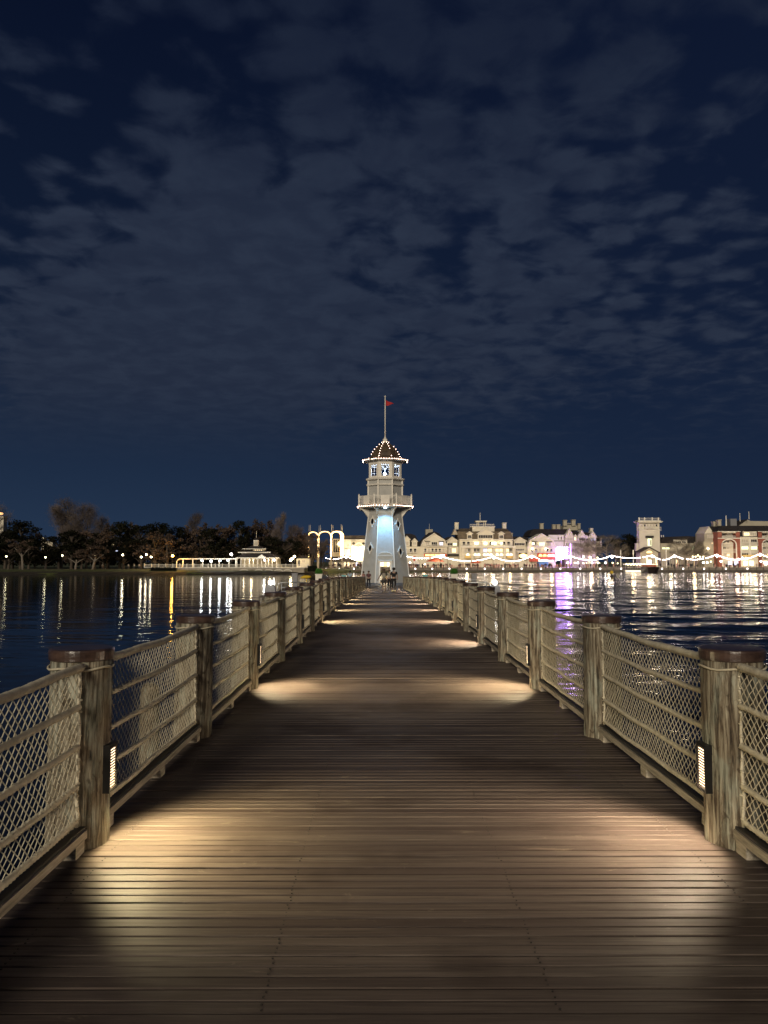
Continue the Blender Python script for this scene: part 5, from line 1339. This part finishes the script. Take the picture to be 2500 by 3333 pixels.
# ================================================================== STREET LAMPS on the left shore
def street_lamp(u, v, D, gm, label, r=.24, foot=None, energy=0, tint=(1, .9, .7), group='globe lamps on the left shore'):
    p = pix(u, v, D); z0 = foot if foot is not None else -.75
    t = thing('street_lamp', label, 'lamp', (p.x, D, z0), 0, group)
    mb = MB(); mb.tube([(0, 0, 0), (0, 0, .5), (0, 0, p.z-z0-r*.8)], [.10, .06, .05], 8); put(mb, 'pole', M['black'], t)
    mb = MB(); mb.ball((0, 0, p.z-z0), r, 1); put(mb, 'globe', M[gm], t, smooth=True)
    mb = MB(); mb.lathe([(p.z-z0+r*.75, r*.6), (p.z-z0+r*1.25, .03)], 0, 0, 8); put(mb, 'lamp_cap', M['black'], t)
    if energy: lamp_point('lamp_light', (p.x, D-.6, p.z), energy, tint, .3)
SL = [(21, 1811, 'dimglobe', 'dim globe lamp, the leftmost on the left shore'), (148, 1814, 'dimglobe', 'yellowish globe lamp on the lawn left of the lone pale tree trunk'), (203, 1808, 'dimglobe', 'faint globe lamp just left of the lone pale tree trunk'), (308, 1809, 'dimglobe', 'faint globe lamp beside the twin pale trunks'),
      (400, 1806, 'globewarm', 'bright single globe lamp between the twin trunks and the lamp trio'), (460, 1813, 'globewarm', 'left lamp of the trio near the fence start'), (476, 1805, 'globewarm', 'tallest middle lamp of the trio near the fence start'), (492, 1813, 'globewarm', 'right lamp of the trio near the fence start')]
for u, v, gm, lab in SL: street_lamp(u, v, 236, gm, lab, .26 if gm != 'dimglobe' else .24, energy=60 if gm != 'dimglobe' else 14)
street_lamp(562, 1809, 234, 'globeamber', 'tall amber lamp glowing orange at the left end of the pergola', .34, -.3, 4500, (1, .5, .08))
for u, v, lab, gm in ((658, 1825, 'first cool white globe lamp from the left under the pergola', 'globecool'), (687, 1826, 'second white globe lamp from the left under the pergola', 'globe'), (716, 1825, 'third white globe lamp from the left under the pergola', 'globecool'), (742, 1824, 'fourth white globe lamp, next to the pavilion end of the pergola', 'globecool'),
                  (753, 1804, 'high bright white globe lamp rising above the pergola by the pavilion roof', 'globe'), (861, 1823, 'white globe lamp hanging under the pavilion porch gable', 'globe'), (893, 1823, 'white globe lamp at the right end of the pavilion', 'globe')):
    street_lamp(u, v, 234, gm, lab, .27 if v > 1810 else .36, -.35, 120, (.95, .95, .9), 'white globe lamps on the terrace')
for u, v, lab in ((946, 1823, 'lowest of the three amber-white lamps right of the pavilion'), (951, 1818, 'middle of the three amber-white lamps right of the pavilion'), (959, 1811, 'highest and brightest of the three amber-white lamps right of the pavilion')):
    street_lamp(u, v, 236, 'globewarm', lab, .34, -.35, 500, (1, .66, .28), 'amber-white lamps right of the pavilion')

# ================================================================== PROMENADE: seawall boards, pier lights, festoon, poles, crowd
sw = thing('seawall', 'dark timber seawall with posts and cap rail along the promenade edge', 'wall', (60, PY0, -2.6))
mb = MB(); mb.box(PX0, PX1, PY0-.15, PY0+.15, -2.9, -.95); put(mb, 'facing', M['seawall'], sw, world=True)
mb = MB(); mb.box(PX0, PX1, PY0-.22, PY0+.12, -.72, -.60); mb.box(PX0, PX1, PY0-.2, PY0+.1, -.2+.02, -.12); mb.box(PX0, PX1, PY0-.17, PY0+.12, -1.30, -1.18); put(mb, 'cap_rail', M['creamdim'], sw, world=True)
mb = MB(); x = PX0
while x < PX1: mb.box(x, x+.22, PY0-.35, PY0-.16, -2.9, -.15); x += 2.4
put(mb, 'wall_posts', M['seawall'], sw, world=True, kind='stuff')
PLU = [1061, 1104, 1152, 1352, 1407, 1463, 1519, 1578, 1638, 1698, 1761, 1824, 1889, 1954, 2022, 2155, 2224, 2292, 2363, 2433, 2510]
for i, u in enumerate(PLU):
    p = pix(u, 1851, PY0-.6)
    lab = f'small white light on the seawall, {ORD[i]} from the left' if i < 3 else f'small white light on the seawall, {ORD[i-3]} right of the lighthouse'
    t = thing('seawall_light', lab, 'light', (p.x, PY0-.6, p.z), 0, 'small lights along the seawall')
    mb = MB(); mb.ball((0, 0, 0), .22, 1); put(mb, 'globe', M['seaglobe'], t, smooth=True)
    mb = MB(); mb.tube([(0, .04, 0), (0, .24, 0)], .05, 6); put(mb, 'bracket', M['black'], t)
def festoon(peaks, label, D, dens=.60, r=.12):
    p0 = pix(peaks[0][0], peaks[0][1], D); t = thing('festoon_lights', label, 'string lights', (p0.x, D, p0.z), 0, 'strings of bulbs over the promenade')
    wire = MB(); bl = MB()
    for (u0, v0, _), (u1, v1, dip) in zip(peaks, peaks[1:]):
        a, c = pix(u0, v0, D), pix(u1, v1, D); L = (c-a).length; n = max(3, int(L/dens)); sg_ = pix(u0, 1800, D).z-pix(u0, 1800+dip, D).z; pts = []
        for i in range(n+1):
            q = a.lerp(c, i/n); q.z -= sg_*4*(i/n)*(1-i/n); pts.append(q)
            if i < n and random.random() > .03: bl.ball((q.x+random.uniform(-.05, .05), q.y-.05, q.z-.12), r, 0, (1, 1, 1.2))
        wire.tube(pts, .025, 4)
    put(wire, 'wire', M['black'], t, world=True); put(bl, 'bulbs', M['bulb'], t, world=True, kind='stuff')
festoon([(1062, 1815, 0), (1127, 1808, 7), (1205, 1812, 12)], 'string of white bulbs swagged left of the lighthouse before the bar roof', 271.5)
festoon([(1320, 1809, 0), (1433, 1808, 8), (1607, 1810, 16), (1731, 1807, 17), (1855, 1808, 17), (1991, 1807, 14), (2123, 1806, 9), (2195, 1806, 15), (2227, 1819, 1)], 'long string of white bulbs swagged from lighthouse past the purple sign to the tower', 271.5)
festoon([(2236, 1819, 0), (2332, 1804, 7), (2473, 1801, 18), (2600, 1801, 16)], 'right string of white bulbs swagged in front of the red hotel block', 271.5)
k = 0
for u, v in ((1127, 1808), (1433, 1808), (1607, 1810), (1731, 1807), (1855, 1808), (1991, 1807), (2123, 1806), (2195, 1806), (2332, 1804), (2473, 1801)):
    p = pix(u, v, 272); names = ['left of the lighthouse before the bar', 'before the first gambrel hotel front', 'before the mansard block', 'below the golden oval sign', 'beside the purple-white sign', 'among the bare promenade trees', 'before the square tower', 'right of the square tower', 'before the beige hotel wing', 'before the red hotel block']
    t = thing('promenade_lamp', 'dark promenade lamp post carrying the bulb string '+names[k], 'lamp post', (p.x, 272, -.6), 0, 'lamp posts along the promenade')
    mb = MB(); mb.tube([(0, 0, 0), (0, 0, .6), (0, 0, p.z+.6)], [.14, .09, .06], 8); put(mb, 'pole', M['black'], t)
    mb = MB(); mb.ball((0, -.35, p.z+.6-.65), .30, 1); put(mb, 'globe', M['globe'], t, smooth=True)
    mb = MB(); mb.tube([(0, 0, p.z+.35), (0, -.35, p.z+.28)], .035, 5); put(mb, 'arm', M['black'], t)
    lamp_point('promenade_light', (p.x, 275.5, 3.2), 850, (1, .82, .58), .5); k += 1
for u in (1380, 1520, 1660, 1795, 1925, 2060, 2260, 2400): 
    p = pix(u, 1830, 284); lamp_point('shop_light', (p.x, 284, 2.2), 1000, (1, .72, .40), .5)
rr = random.Random(12)
gl = [(1900, 1813, 1), (1921, 1814, 1), (1945, 1815, 0), (1848, 1832, 1), (1871, 1832, 0), (1881, 1832, 1), (1899, 1833, 0), (1909, 1833, 0), (1927, 1832, 1), (1947, 1833, 0), (1971, 1832, 1), (1994, 1832, 0), (2011, 1834, 0), (2255, 1812, 0), (2264, 1812, 0), (2272, 1808, 0), (2279, 1812, 0), (2289, 1812, 0), (2290, 1831, 1), (2302, 1831, 1), (2314, 1828, 0), (2347, 1827, 1), (2403, 1820, 1), (2443, 1832, 1), (2477, 1827, 1), (1325, 1835, 0), (1383, 1838, 1), (1335, 1832, 1), (2417, 1816, 1), (2430, 1817, 1)]
for i, (u, v, w_) in enumerate(sorted(gl)):
    D = 279+rr.uniform(-2, 3); p = pix(u, v, D); t = thing('cafe_lamp', f'small {"bright" if w_ else "dim"} round lamp among the promenade crowd, {ORD[i]} from the lighthouse rightwards', 'lamp', (p.x, D, -.6), 0, 'small round lamps along the promenade cafes')
    mb = MB(); mb.tube([(0, 0, 0), (0, 0, p.z+.4)], .04, 5); put(mb, 'pole', M['black'], t)
    mb = MB(); mb.ball((0, 0, p.z+.6), .27 if w_ else .20, 1); put(mb, 'globe', M['globe' if w_ else 'dimglobe'], t, smooth=True)
# parasols / awnings along the promenade
for u0, u1, v0, v1, m_, lab in ((1332, 1368, 1815, 1836, 'white', 'white market parasol right beside the lighthouse'), (1384, 1450, 1815, 1828, 'redawn', 'broad dull-red cafe parasol in front of the first gambrel hotel front'), (1530, 1568, 1822, 1833, 'redawn', 'orange-red cafe parasol in front of the mansard block'), (1905, 1930, 1824, 1836, 'white', 'pale cafe parasol below the bare promenade trees'), (1934, 1955, 1825, 1834, 'white', 'second pale cafe parasol below the bare promenade trees')):
    D = 280; c = (u0+u1)/2; p = pix(c, v0, D); q = pix(u1, v1, D); R = q.x-p.x; t = thing('parasol', lab, 'parasol', (p.x, D, -.6), 0, 'parasols of the promenade cafes')
    mb = MB(); mb.lathe([(q.z+.6, R), (q.z+.72, R*.98), ((p.z+q.z)/2+.75, R*.5), (p.z+.6, .06)], 0, 0, 8, rot=.3); put(mb, 'canopy', M[m_], t)
    mb = MB(); mb.tube([(0, 0, 0), (0, 0, p.z+.6)], .05, 6); put(mb, 'pole', M['creamdim'], t)
p = pix(1349, 1830, 279); 
mb = MB(); pz0 = pix(1349, 1838, 279).z; pz1 = pix(1349, 1810, 279).z
mb.prism_y([(p.x-.25, pz0), (p.x+.3, pz0), (p.x+.35, pz1), (p.x-.45, pz1)], 278.9, 279.1); tag(put(mb, 'banner', M['redawn']), 'hanging red banner on the promenade right beside the lighthouse', 'banner')
mb = MB(); mb.box(p.x+.4, p.x+1.9, 279, 280.5, -.6, .6); mb.box(p.x+.3, p.x+2.0, 278.8, 280.7, .601, .72); tag(put(mb, 'vendor_cart', M['grey']), 'grey vendor cart below the red banner beside the lighthouse', 'cart')
mb = MB(); cm = [M['blackcloth'], M['maroon'], M['pinkcloth'], M['greycloth']]
faces_m = []
for i in range(230):                                   # seated and strolling crowd
    u = rr.choice([rr.uniform(1325, 1830), rr.uniform(1325, 1830), rr.uniform(1325, 1830), rr.uniform(1840, 2500), rr.uniform(1070, 1190)]); D = rr.uniform(275.5, 283); x = pix(u, 1840, D).x
    h_ = rr.choice([1.3, 1.65, 1.75, 1.3]); n0 = len(mb.f)
    mb.lathe([(-.6, .12), (-.6+h_*.45, .17), (-.6+h_*.62, .16), (-.6+h_*.8, .22), (-.6+h_*.86, .07)], x, D, 6); mb.ball((x, D, -.6+h_*.92), .11, 0)
    for s in (-1, 1): mb.tube([(x+s*.22, D, -.6+h_*.8), (x+s*.27, D-.05, -.6+h_*.48)], .05, 4)
    faces_m += [rr.randrange(4)]*(len(mb.f)-n0)
o = put(mb, 'crowd', cm, kind='stuff'); o['label'] = 'crowd of diners and strollers along the promenade'
o.data.polygons.foreach_set('material_index', faces_m)
mb = MB()
for i in range(90):
    u = rr.uniform(1325, 1840); D = rr.uniform(275, 282); x = pix(u, 1840, D).x
    mb.lathe([(.12, .45), (.16, .45)], x, D, 8); mb.tube([(x, D, -.6), (x, D, .12)], .04, 4)
o = put(mb, 'cafe_tables', M['redawn'], kind='stuff'); o['label'] = 'round cafe tables packed along the promenade rail'
# tall slim pylons
for u, v0, v1, lab, D in ((2020, 1790, 1845, 'tall slim white pylon lamp left of the square tower', 283), (2168, 1782, 1845, 'slim white pylon lamp right of the square tower', 283), (2061, 1790, 1812, 'short thin white mast rising just left of the square tower', 283)):
    p = pix(u, v0, D); t = thing('pylon_lamp', lab, 'lamp', (p.x, D, -.6), 0)
    mb = MB(); mb.lathe([(0, .14), (p.z+.6-1.6, .13), (p.z+.6-1.5, .24), (p.z+.6, .20)], 0, 0, 8); put(mb, 'mast', M['white'], t)

# ================================================================== BOATS and buoy
D = 266
def px_(u, v, D=D): return pix(u, v, D)
a, c = px_(2031, 1868), px_(2098, 1868); t = thing('ferry_boat', 'ferry boat with bright white lit canopy moored left of the dark boat below the tower', 'boat', ((a.x+c.x)/2, D, WZ)); L = (c.x-a.x)/2
mb = MB(); mb.prism_y([(-L, .85), (L, .85), (L-.5, -.2), (-L+.6, -.2)], -1.3, 1.3); put(mb, 'hull', M['white'], t)
cz = px_(2060, 1838).z-WZ; ct = px_(2060, 1822).z-WZ
mb = MB(); mb.prism_y([(-L+.1, cz), (L+1.0, cz), (L+.6, cz+.35), (-L+.4, cz+.35)], -1.5, 1.5); put(mb, 'canopy', M['white'], t)
mb = MB()
for i in range(26): mb.ball((-L+.2+(2*L+.6)*i/25, -1.55, cz+.1+.25*math.sin(i*1.9)), .20, 0)
put(mb, 'canopy_bulbs', M['marq'], t, kind='stuff')
mb = MB()
for i in range(9): mb.box(-L+.2+(2*L-.4)*i/8-.04, -L+.2+(2*L-.4)*i/8+.04, -1.25, -1.17, .86, cz-.001)
put(mb, 'stanchions', M['white'], t); mb = MB(); mb.box(-L+.4, L-.6, -1.1, 1.1, .855, 1.5); put(mb, 'seats', M['darkawn'], t)
mb = MB(); mb.box(-L+.15, L-.2, -1.42, -1.32, .35, .55); put(mb, 'waterline_light', M['marq'], t)
lamp_point('boat_light', (wloc(t).x, D-1.2, 1.0), 350, (1, .85, .6), .3)
a, c = px_(2101, 1868, 258), px_(2141, 1868, 258); t = thing('ferry_boat', 'dark-hulled boat with lit cabin top seen bow on below the square tower', 'boat', ((a.x+c.x)/2, 258, WZ)); L = (c.x-a.x)/2; ht = px_(2120, 1846, 258).z-WZ
mb = MB()
for (y0, w0, w1) in ((0, .72, 1.0),): mb.add([(-L*.70, -1.2, -.2), (L*.70, -1.2, -.2), (L, -2.0, ht), (-L, -2.0, ht), (-L*.9, 5, -.2), (L*.9, 5, -.2), (L, 5, ht), (-L, 5, ht), (0, -2.4, -.2), (0, -3.6, ht+.15)],
        [(8, 1, 2, 9), (0, 8, 9, 3), (1, 5, 6, 2), (4, 0, 3, 7), (5, 4, 7, 6), (3, 9, 2, 6, 7)])
put(mb, 'hull', M['hull'], t)
mb = MB(); mb.box(-L*.8, L*.8, 0, 4.5, ht, ht+.9); put(mb, 'cabin', M['brick'], t); mb = MB(); mb.box(-L*.95, L*.95, -.5, 4.8, ht+.901, ht+1.0); put(mb, 'cabin_roof', M['marq'], t)
mb = MB(); mb.box(-L*.4, L*.1, .5, 1.5, ht+1.001, ht+2.4); put(mb, 'wheelhouse', M['marq'], t)
p = pix(1991, 1856, 190); t = thing('marker_buoy', 'small yellow marker buoy floating before the seawall', 'buoy', (p.x, 190, WZ))
mb = MB(); mb.lathe([(-.3, .45), (.25, .45), (.45, .22), (.75, .16)], 0, 0, 12); put(mb, 'float', M['hull'], t); mb = MB(); mb.ball((0, 0, 1.1), .42, 1); put(mb, 'head', M['yellow'], t, smooth=True)
lamp_point('buoy_light', (p.x, 189, -1.0), 2, (1, .6, .05), .1)

# ================================================================== TREES
def evergreen(seed, mk, n_cl=30, leaves=95, spread=.36):
    r_ = random.Random(seed); mb = MB(); tk = MB()
    tk.tube([(0, 0, 0), (.01, .01, .25), (-.01, 0, .5), (.01, 0, .85)], [.028, .022, .016, .004], 7)
    for _ in range(n_cl):
        z = r_.uniform(.26, .93); k_ = math.sin(PI*min(1, (z-.12)/.95))**.6; a = r_.uniform(0, 2*PI); rr_ = spread*k_*r_.uniform(.25, 1)
        c_ = (rr_*math.cos(a), rr_*math.sin(a), z); s_ = r_.uniform(.06, .12)
        leaf_cloud(mb, r_, c_, (s_, s_, s_*.75), leaves, .026, 1.4)
        tk.tube([(0, 0, max(.15, z-.22)), (c_[0]*.6, c_[1]*.6, z-.06), c_], [.010, .006, .002], 4)
    return mb.mesh('crown', mk), tk.mesh('trunk', M['bark'])
def bare(seed, mk, spread=.36, n=9, pale=False, up=1.4):
    r_ = random.Random(seed); mb = MB(); tk = MB()
    tk.tube([(0, 0, 0), (0, .01, .2), (.01, 0, .45), (0, 0, .9)], [.024, .018, .011, .002], 7)
    def br(p, d_, L, r, lv):
        q = p+d_*L; tk.tube([p, p.lerp(q, .5)+Vector((r_.gauss(0, .01), r_.gauss(0, .01), .008)), q], [r, r*.75, r*.5], 4, False)
        if lv == 0:
            for _ in range(26):
                c_ = p.lerp(q, r_.uniform(.1, 1.3))+Vector((r_.gauss(0, .03), r_.gauss(0, .03), r_.gauss(0, .03)))
                u = (d_+Vector((r_.gauss(0, .6), r_.gauss(0, .6), r_.gauss(0, .6)))).normalized()*r_.uniform(.02, .06); s_ = u.orthogonal().normalized()*.0016
                mb.add([c_-s_, c_+s_, c_+u], [(0, 1, 2)])
            return
        for _ in range(3):
            nd = (d_+Vector((r_.gauss(0, .45), r_.gauss(0, .45), r_.gauss(.12, .3)))).normalized(); br(p.lerp(q, r_.uniform(.5, 1)), nd, L*r_.uniform(.55, .8), r*.55, lv-1)
    for i in range(n):
        z = .2+.62*i/n; a = r_.uniform(0, 2*PI); d_ = Vector((math.cos(a), math.sin(a), up*r_.uniform(.5, 1.1))).normalized(); br(Vector((0, 0, z)), d_, spread*.55*(1.15-z*.6), .009, 3)
    return mb.mesh('twigs', mk), tk.mesh('trunk', M['barkpale'] if pale else M['bark'])
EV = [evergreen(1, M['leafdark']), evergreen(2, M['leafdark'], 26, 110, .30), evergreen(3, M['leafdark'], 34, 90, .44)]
BRN = [evergreen(11, M['leafbrown'], 30, 60, .30), evergreen(12, M['leafbrown'], 34, 52, .24), evergreen(13, M['leafbrown'], 30, 55, .38)]
BA = [bare(21, M['twig'], .50, 11), bare(22, M['twig'], .36, 11, up=2.2), bare(23, M['twigpale'], .58, 10, True, 1.0)]
def tree(u, vt, D, wf, pr, name, lab, cat='tree', group='trees behind the left shore', base=-.72):
    p = pix(u, vt, D); h_ = p.z-base; t = thing(name, lab, cat, (p.x, D, base), random.uniform(0, 6.28), group)
    link('crown', pr[0], t); link('trunk', pr[1], t); t.scale = (h_*wf, h_*wf, h_*1.02)
# (u, top v, depth, width factor, kind, label)
TR = [(-12, 1668, 262, 1.0, 'b0', 'dim bare tree at the far left edge beside the lit tower'), (20, 1728, 252, 1.5, 'e2', 'black evergreen at the far left edge'), (72, 1697, 250, 1.45, 'e0', 'tall black round-topped evergreen left of the gap with distant lights'), (45, 1720, 256, 1.4, 'e1', 'black evergreen tucked left of the tall round-topped one'),
      (117, 1716, 256, .8, 'n1', 'slim brownish tree at the left side of the gap with distant lights'), (240, 1650, 275, 1.15, 'b0', 'large grey bare tree towering above the dark wood'), (205, 1658, 278, .95, 'b1', 'left half of the grey bare tree group above the wood'), (285, 1664, 276, 1.0, 'b0', 'right half of the grey bare tree group above the wood'), (330, 1690, 272, .9, 'b1', 'smaller grey bare tree right of the towering one'), (356, 1696, 272, .8, 'n1', 'thin brown tree top right of the grey bare trees'),
      (195, 1738, 250, 1.5, 'e2', 'broad black evergreen right of the gap with distant lights'), (235, 1728, 248, 1.4, 'e0', 'black evergreen under the towering bare tree'), (268, 1722, 252, 1.2, 'n0', 'rust-brown tree under the towering bare tree'), (310, 1730, 250, 1.4, 'e1', 'dark evergreen right of the rust-brown tree'), (340, 1728, 247, 1.3, 'n2', 'dull brown spreading tree above the twin pale trunks'),
      (392, 1700, 258, 1.2, 'e0', 'tall black evergreen above the bright single lamp'), (430, 1696, 270, .8, 'n1', 'pinkish brown bare-topped tree between two black evergreens'), (458, 1700, 258, 1.2, 'e2', 'tall black evergreen above the lamp trio'), (496, 1722, 262, 1.1, 'n0', 'brown tree right of the lamp trio evergreen'), (527, 1704, 256, 1.25, 'e0', 'round black evergreen left of the amber lamp'), (505, 1730, 244, 1.6, 'n2', 'spreading brown oak lit amber by the orange lamp'), (545, 1745, 244, 1.5, 'n2', 'low spreading tree glowing amber behind the orange lamp'),
      (462, 1750, 246, 1.3, 'e2', 'dark low evergreen behind the lamp trio'), (405, 1752, 246, 1.4, 'e0', 'dark low evergreen behind the bright single lamp'), (350, 1760, 244, 1.3, 'e1', 'dark low evergreen behind the twin pale trunks'), (150, 1772, 248, 1.6, 'e2', 'low black bushy tree filling the gap below the distant lights'), (95, 1765, 246, 1.6, 'e0', 'low black bushy tree left of the yellowish lamp'), (30, 1765, 246, 1.7, 'e2', 'low black bushy tree behind the leftmost lamp'),
      (582, 1716, 262, 1.1, 'e0', 'dark tree behind the left part of the pergola'), (632, 1680, 276, .75, 'b1', 'tall thin bare tree rising above the wood left of the pavilion'), (612, 1706, 266, .9, 'n1', 'reddish brown tree left of the tall thin bare one'), (655, 1710, 268, .9, 'n1', 'reddish brown tree right of the tall thin bare one'), (672, 1696, 272, .7, 'n1', 'narrow pointed brown tree above the pergola middle'), (690, 1715, 258, 1.2, 'e1', 'dark evergreen above the pergola middle'), (708, 1702, 270, .8, 'n1', 'brown pointed tree above the pergola right part'),
      (735, 1712, 264, 1.0, 'n0', 'brown tree left of the tall dark conifer'), (746, 1705, 268, .8, 'n1', 'tall narrow brown conifer'), (783, 1688, 266, .7, 'e1', 'tall dark narrow conifer left of the pavilion cupola'), (812, 1706, 270, .9, 'n0', 'brown bare-leaved tree behind the pavilion cupola'), (840, 1686, 276, .9, 'n1', 'tall pale brown tree right of the pavilion cupola'), (872, 1688, 276, .9, 'n1', 'second tall pale brown tree right of the cupola'), (800, 1755, 250, 1.5, 'e2', 'dark evergreen close behind the pavilion roof'),
      (912, 1682, 268, .62, 'p1', 'pale bare poplar lit from below right of the pavilion'), (950, 1716, 270, .8, 'b1', 'small pale bare tree right of the poplar'), (975, 1722, 274, .8, 'b1', 'grey bare tree left of the illuminated arches'), (888, 1748, 248, 1.4, 'e0', 'round dark evergreen at the right end of the pavilion'), (925, 1752, 250, 1.3, 'e2', 'dark evergreen behind the amber-white lamps'), (965, 1735, 258, 1.3, 'n2', 'broad brown oak left of the illuminated arches'), (992, 1732, 260, 1.2, 'n2', 'brown oak touching the left illuminated arch'),
      (640, 1770, 250, 1.5, 'n2', 'low grey-brown tree behind the pergola middle'), (700, 1772, 250, 1.5, 'e2', 'low dark tree behind the pergola right part'), (585, 1775, 250, 1.5, 'n2', 'low amber-tinted tree behind the pergola left part'), (745, 1775, 252, 1.4, 'n0', 'low grey-brown tree left of the pavilion roof')]
KD = {'e': EV, 'n': BRN, 'b': BA}
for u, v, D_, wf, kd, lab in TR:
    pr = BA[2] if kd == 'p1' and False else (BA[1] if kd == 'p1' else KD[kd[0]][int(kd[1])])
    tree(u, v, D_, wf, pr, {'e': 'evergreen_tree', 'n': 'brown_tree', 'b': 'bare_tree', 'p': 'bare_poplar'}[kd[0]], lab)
# the wood behind them reads as one dark mass
mb = MB(); r_ = random.Random(77)
for i in range(240):
    u = r_.uniform(-60, 1010); top = 1752+12*math.sin(u*.02)+r_.uniform(-6, 30)
    if 128 < u < 182: top = max(top, 1790)
    D_ = r_.uniform(282, 300); p = pix(u, top, D_); q = pix(u, 1842, D_)
    leaf_cloud(mb, r_, (p.x, D_, (p.z+q.z)/2), (2.6, 2.6, (p.z-q.z)/2), 200, .55, 1.3)
o = put(mb, 'far_wood', M['leafdark'], kind='stuff'); o['label'] = 'dark mass of the wood behind the left shore'
# foreground trunks on the lawn, small bare trees by the arches and on the promenade
def trunk_tree(u, vb, vt, D, lean, lab):
    a, c = pix(u, vb, D), pix(u, vt, D); t = thing('lawn_tree', lab, 'tree', (a.x, D, -.9), 0, 'pale-trunked trees on the lawn'); h_ = c.z+.9
    mb = MB(); mb.tube([(0, 0, 0), (lean*.3, 0, h_*.4), (lean*.6, .1, h_*.7), (lean, 0, h_)], [.42, .32, .26, .16], 9)
    for s in (-1, 1): mb.tube([(lean*.6, 0, h_*.65), (lean*.6+s*1.3, .2, h_*.95), (lean*.6+s*2.6, .1, h_*1.15)], [.18, .12, .05], 6)
    put(mb, 'trunk', M['barkpale'], t, smooth=True)
    mb = MB(); r2 = random.Random(int(u))
    for _ in range(22): leaf_cloud(mb, r2, (lean+r2.uniform(-3.6, 3.6), r2.uniform(-2, 2), h_+r2.uniform(-.5, 3.2)), (.9, .9, .5), 75, .24, 1.4)
    put(mb, 'crown', M['leafbrown'], t)
trunk_tree(246, 1856, 1822, 232, .2, 'single thick pale-trunked tree on the lawn between two faint lamps')
trunk_tree(302, 1853, 1812, 233, .8, 'slanting pale-trunked tree beside a faint lamp on the lawn')
trunk_tree(75, 1858, 1790, 232, -.8, 'thin crooked pale tree at the left end of the lawn')
tree(1016, 1752, 236, .95, BA[1], 'bare_tree', 'amber-lit bare young tree in front of the left illuminated arch', group='bare trees near the shore')
tree(1055, 1762, 240, .8, BA[1], 'bare_tree', 'bare young tree in front of the middle illuminated arch', group='bare trees near the shore')
tree(1046, 1760, 268, .9, BRN[2], 'brown_tree', 'brown leafy tree behind the middle illuminated arch', group='bare trees near the shore')
tree(1018, 1756, 268, .7, BRN[0], 'brown_tree', 'sparse brown tree behind the left illuminated arch', group='bare trees near the shore')
for u, v, w_, lab in ((1915, 1762, 1.35, 'purple-tinted bare tree on the promenade right of the purple sign'), (1940, 1757, 1.35, 'second bare tree on the promenade, right of the purple-tinted one'), (1975, 1756, 1.4, 'widest grey bare tree on the promenade'), (2003, 1775, 1.3, 'low bare tree left of the slim pylon lamp'), (2205, 1772, 1.35, 'bare tree right of the square tower before the white dormer'), (2235, 1765, 1.4, 'tallest bare tree between square tower and red block'), (2268, 1785, 1.3, 'low bare tree left of the beige hotel wing')):
    tree(u, v, 286, w_, BA[2], 'bare_tree', lab, group='bare trees on the promenade', base=-.6)
for u, v, w_, lab in ((2040, 1740, 1.3, 'dark tree mass left of the square tower'), (2065, 1745, 1.2, 'dark tree close beside the left of the square tower'), (2015, 1752, 1.3, 'dark tree behind the promenade bare trees'), (2280, 1750, 1.3, 'dark tree behind the beige hotel wing')):
    tree(u, v, 318, w_, EV[int(u) % 3], 'evergreen_tree', lab, group='dark trees behind the promenade', base=-.6)
# a few strollers on the left shore path
for u, v, lab in ((333, 1853, 'tiny pale-clad stroller on the lawn path right of the twin trunks'), (418, 1852, 'tiny stroller sitting near the bright single lamp'), (437, 1851, 'tiny stroller between the single lamp and the lamp trio'), (453, 1850, 'tiny pale-clad stroller beside the lamp trio')):
    p = pix(u, v, 238); person((p.x, 238, -.71), 1.7, lab, M['packc'], M['greycloth'], M['greycloth'], M['hairdark'], group='strollers on the left shore')
# lit tower at the left edge and distant lights in the gap
b = Bld('lit_tower', 'partly visible pale lit tower with red-orange top light at the far left edge', 'tower', 310, -4)
b.box(-14, 8, 1680, 1800, M['cream'], 'shaft', 0, 3)
for i in range(5): b.box(-3, 3, 1686+i*11, 1691+i*11, M['win_dim'], 'window', -.1, -.01)
mb = MB(); mb.ball((b.X(0), b.D, b.Z(1672)), .85, 1, (1, 1, .6)); put(mb, 'top_light', M['orange'], b.t, world=True)
b = Bld('distant_building', 'tiny distant lit building glimpsed in the gap between black trees', 'building', 330, 152)
b.box(133, 142, 1749, 1795, M['cream'], 'tower', 0, 3); b.box(138, 168, 1760, 1800, M['creamdim'], 'wall', 1, 4)
for u, v in ((139, 1783), (145, 1786), (155, 1783), (161, 1782), (143, 1792), (157, 1778), (140, 1796)): b.box(u, u+4, v, v+5, M['win_lit'], 'window', -.2, -.01)
for u, v, lab in ((368, 1772, 'tiny white light among the dark trees above the lawn'), (380, 1793, 'left of two tiny bluish lights low among the dark trees'), (400, 1792, 'right of two tiny bluish lights low among the dark trees'), (296, 1784, 'faint tiny light deep in the wood')):
    p = pix(u, v, 245); t = thing('distant_lamp', lab, 'light', (p.x, 245, -.7)); mb = MB(); mb.box(-.3, .3, -.1, .1, p.z+.7-.15, p.z+.7+.15); put(mb, 'lamp_head', M['win_blue'] if 'bluish' in lab else M['win_lit'], t)
    mb = MB(); mb.tube([(0, .05, 0), (0, .05, p.z+.549)], .04, 5); put(mb, 'pole', M['black'], t)
print('objects', len(bpy.data.objects))
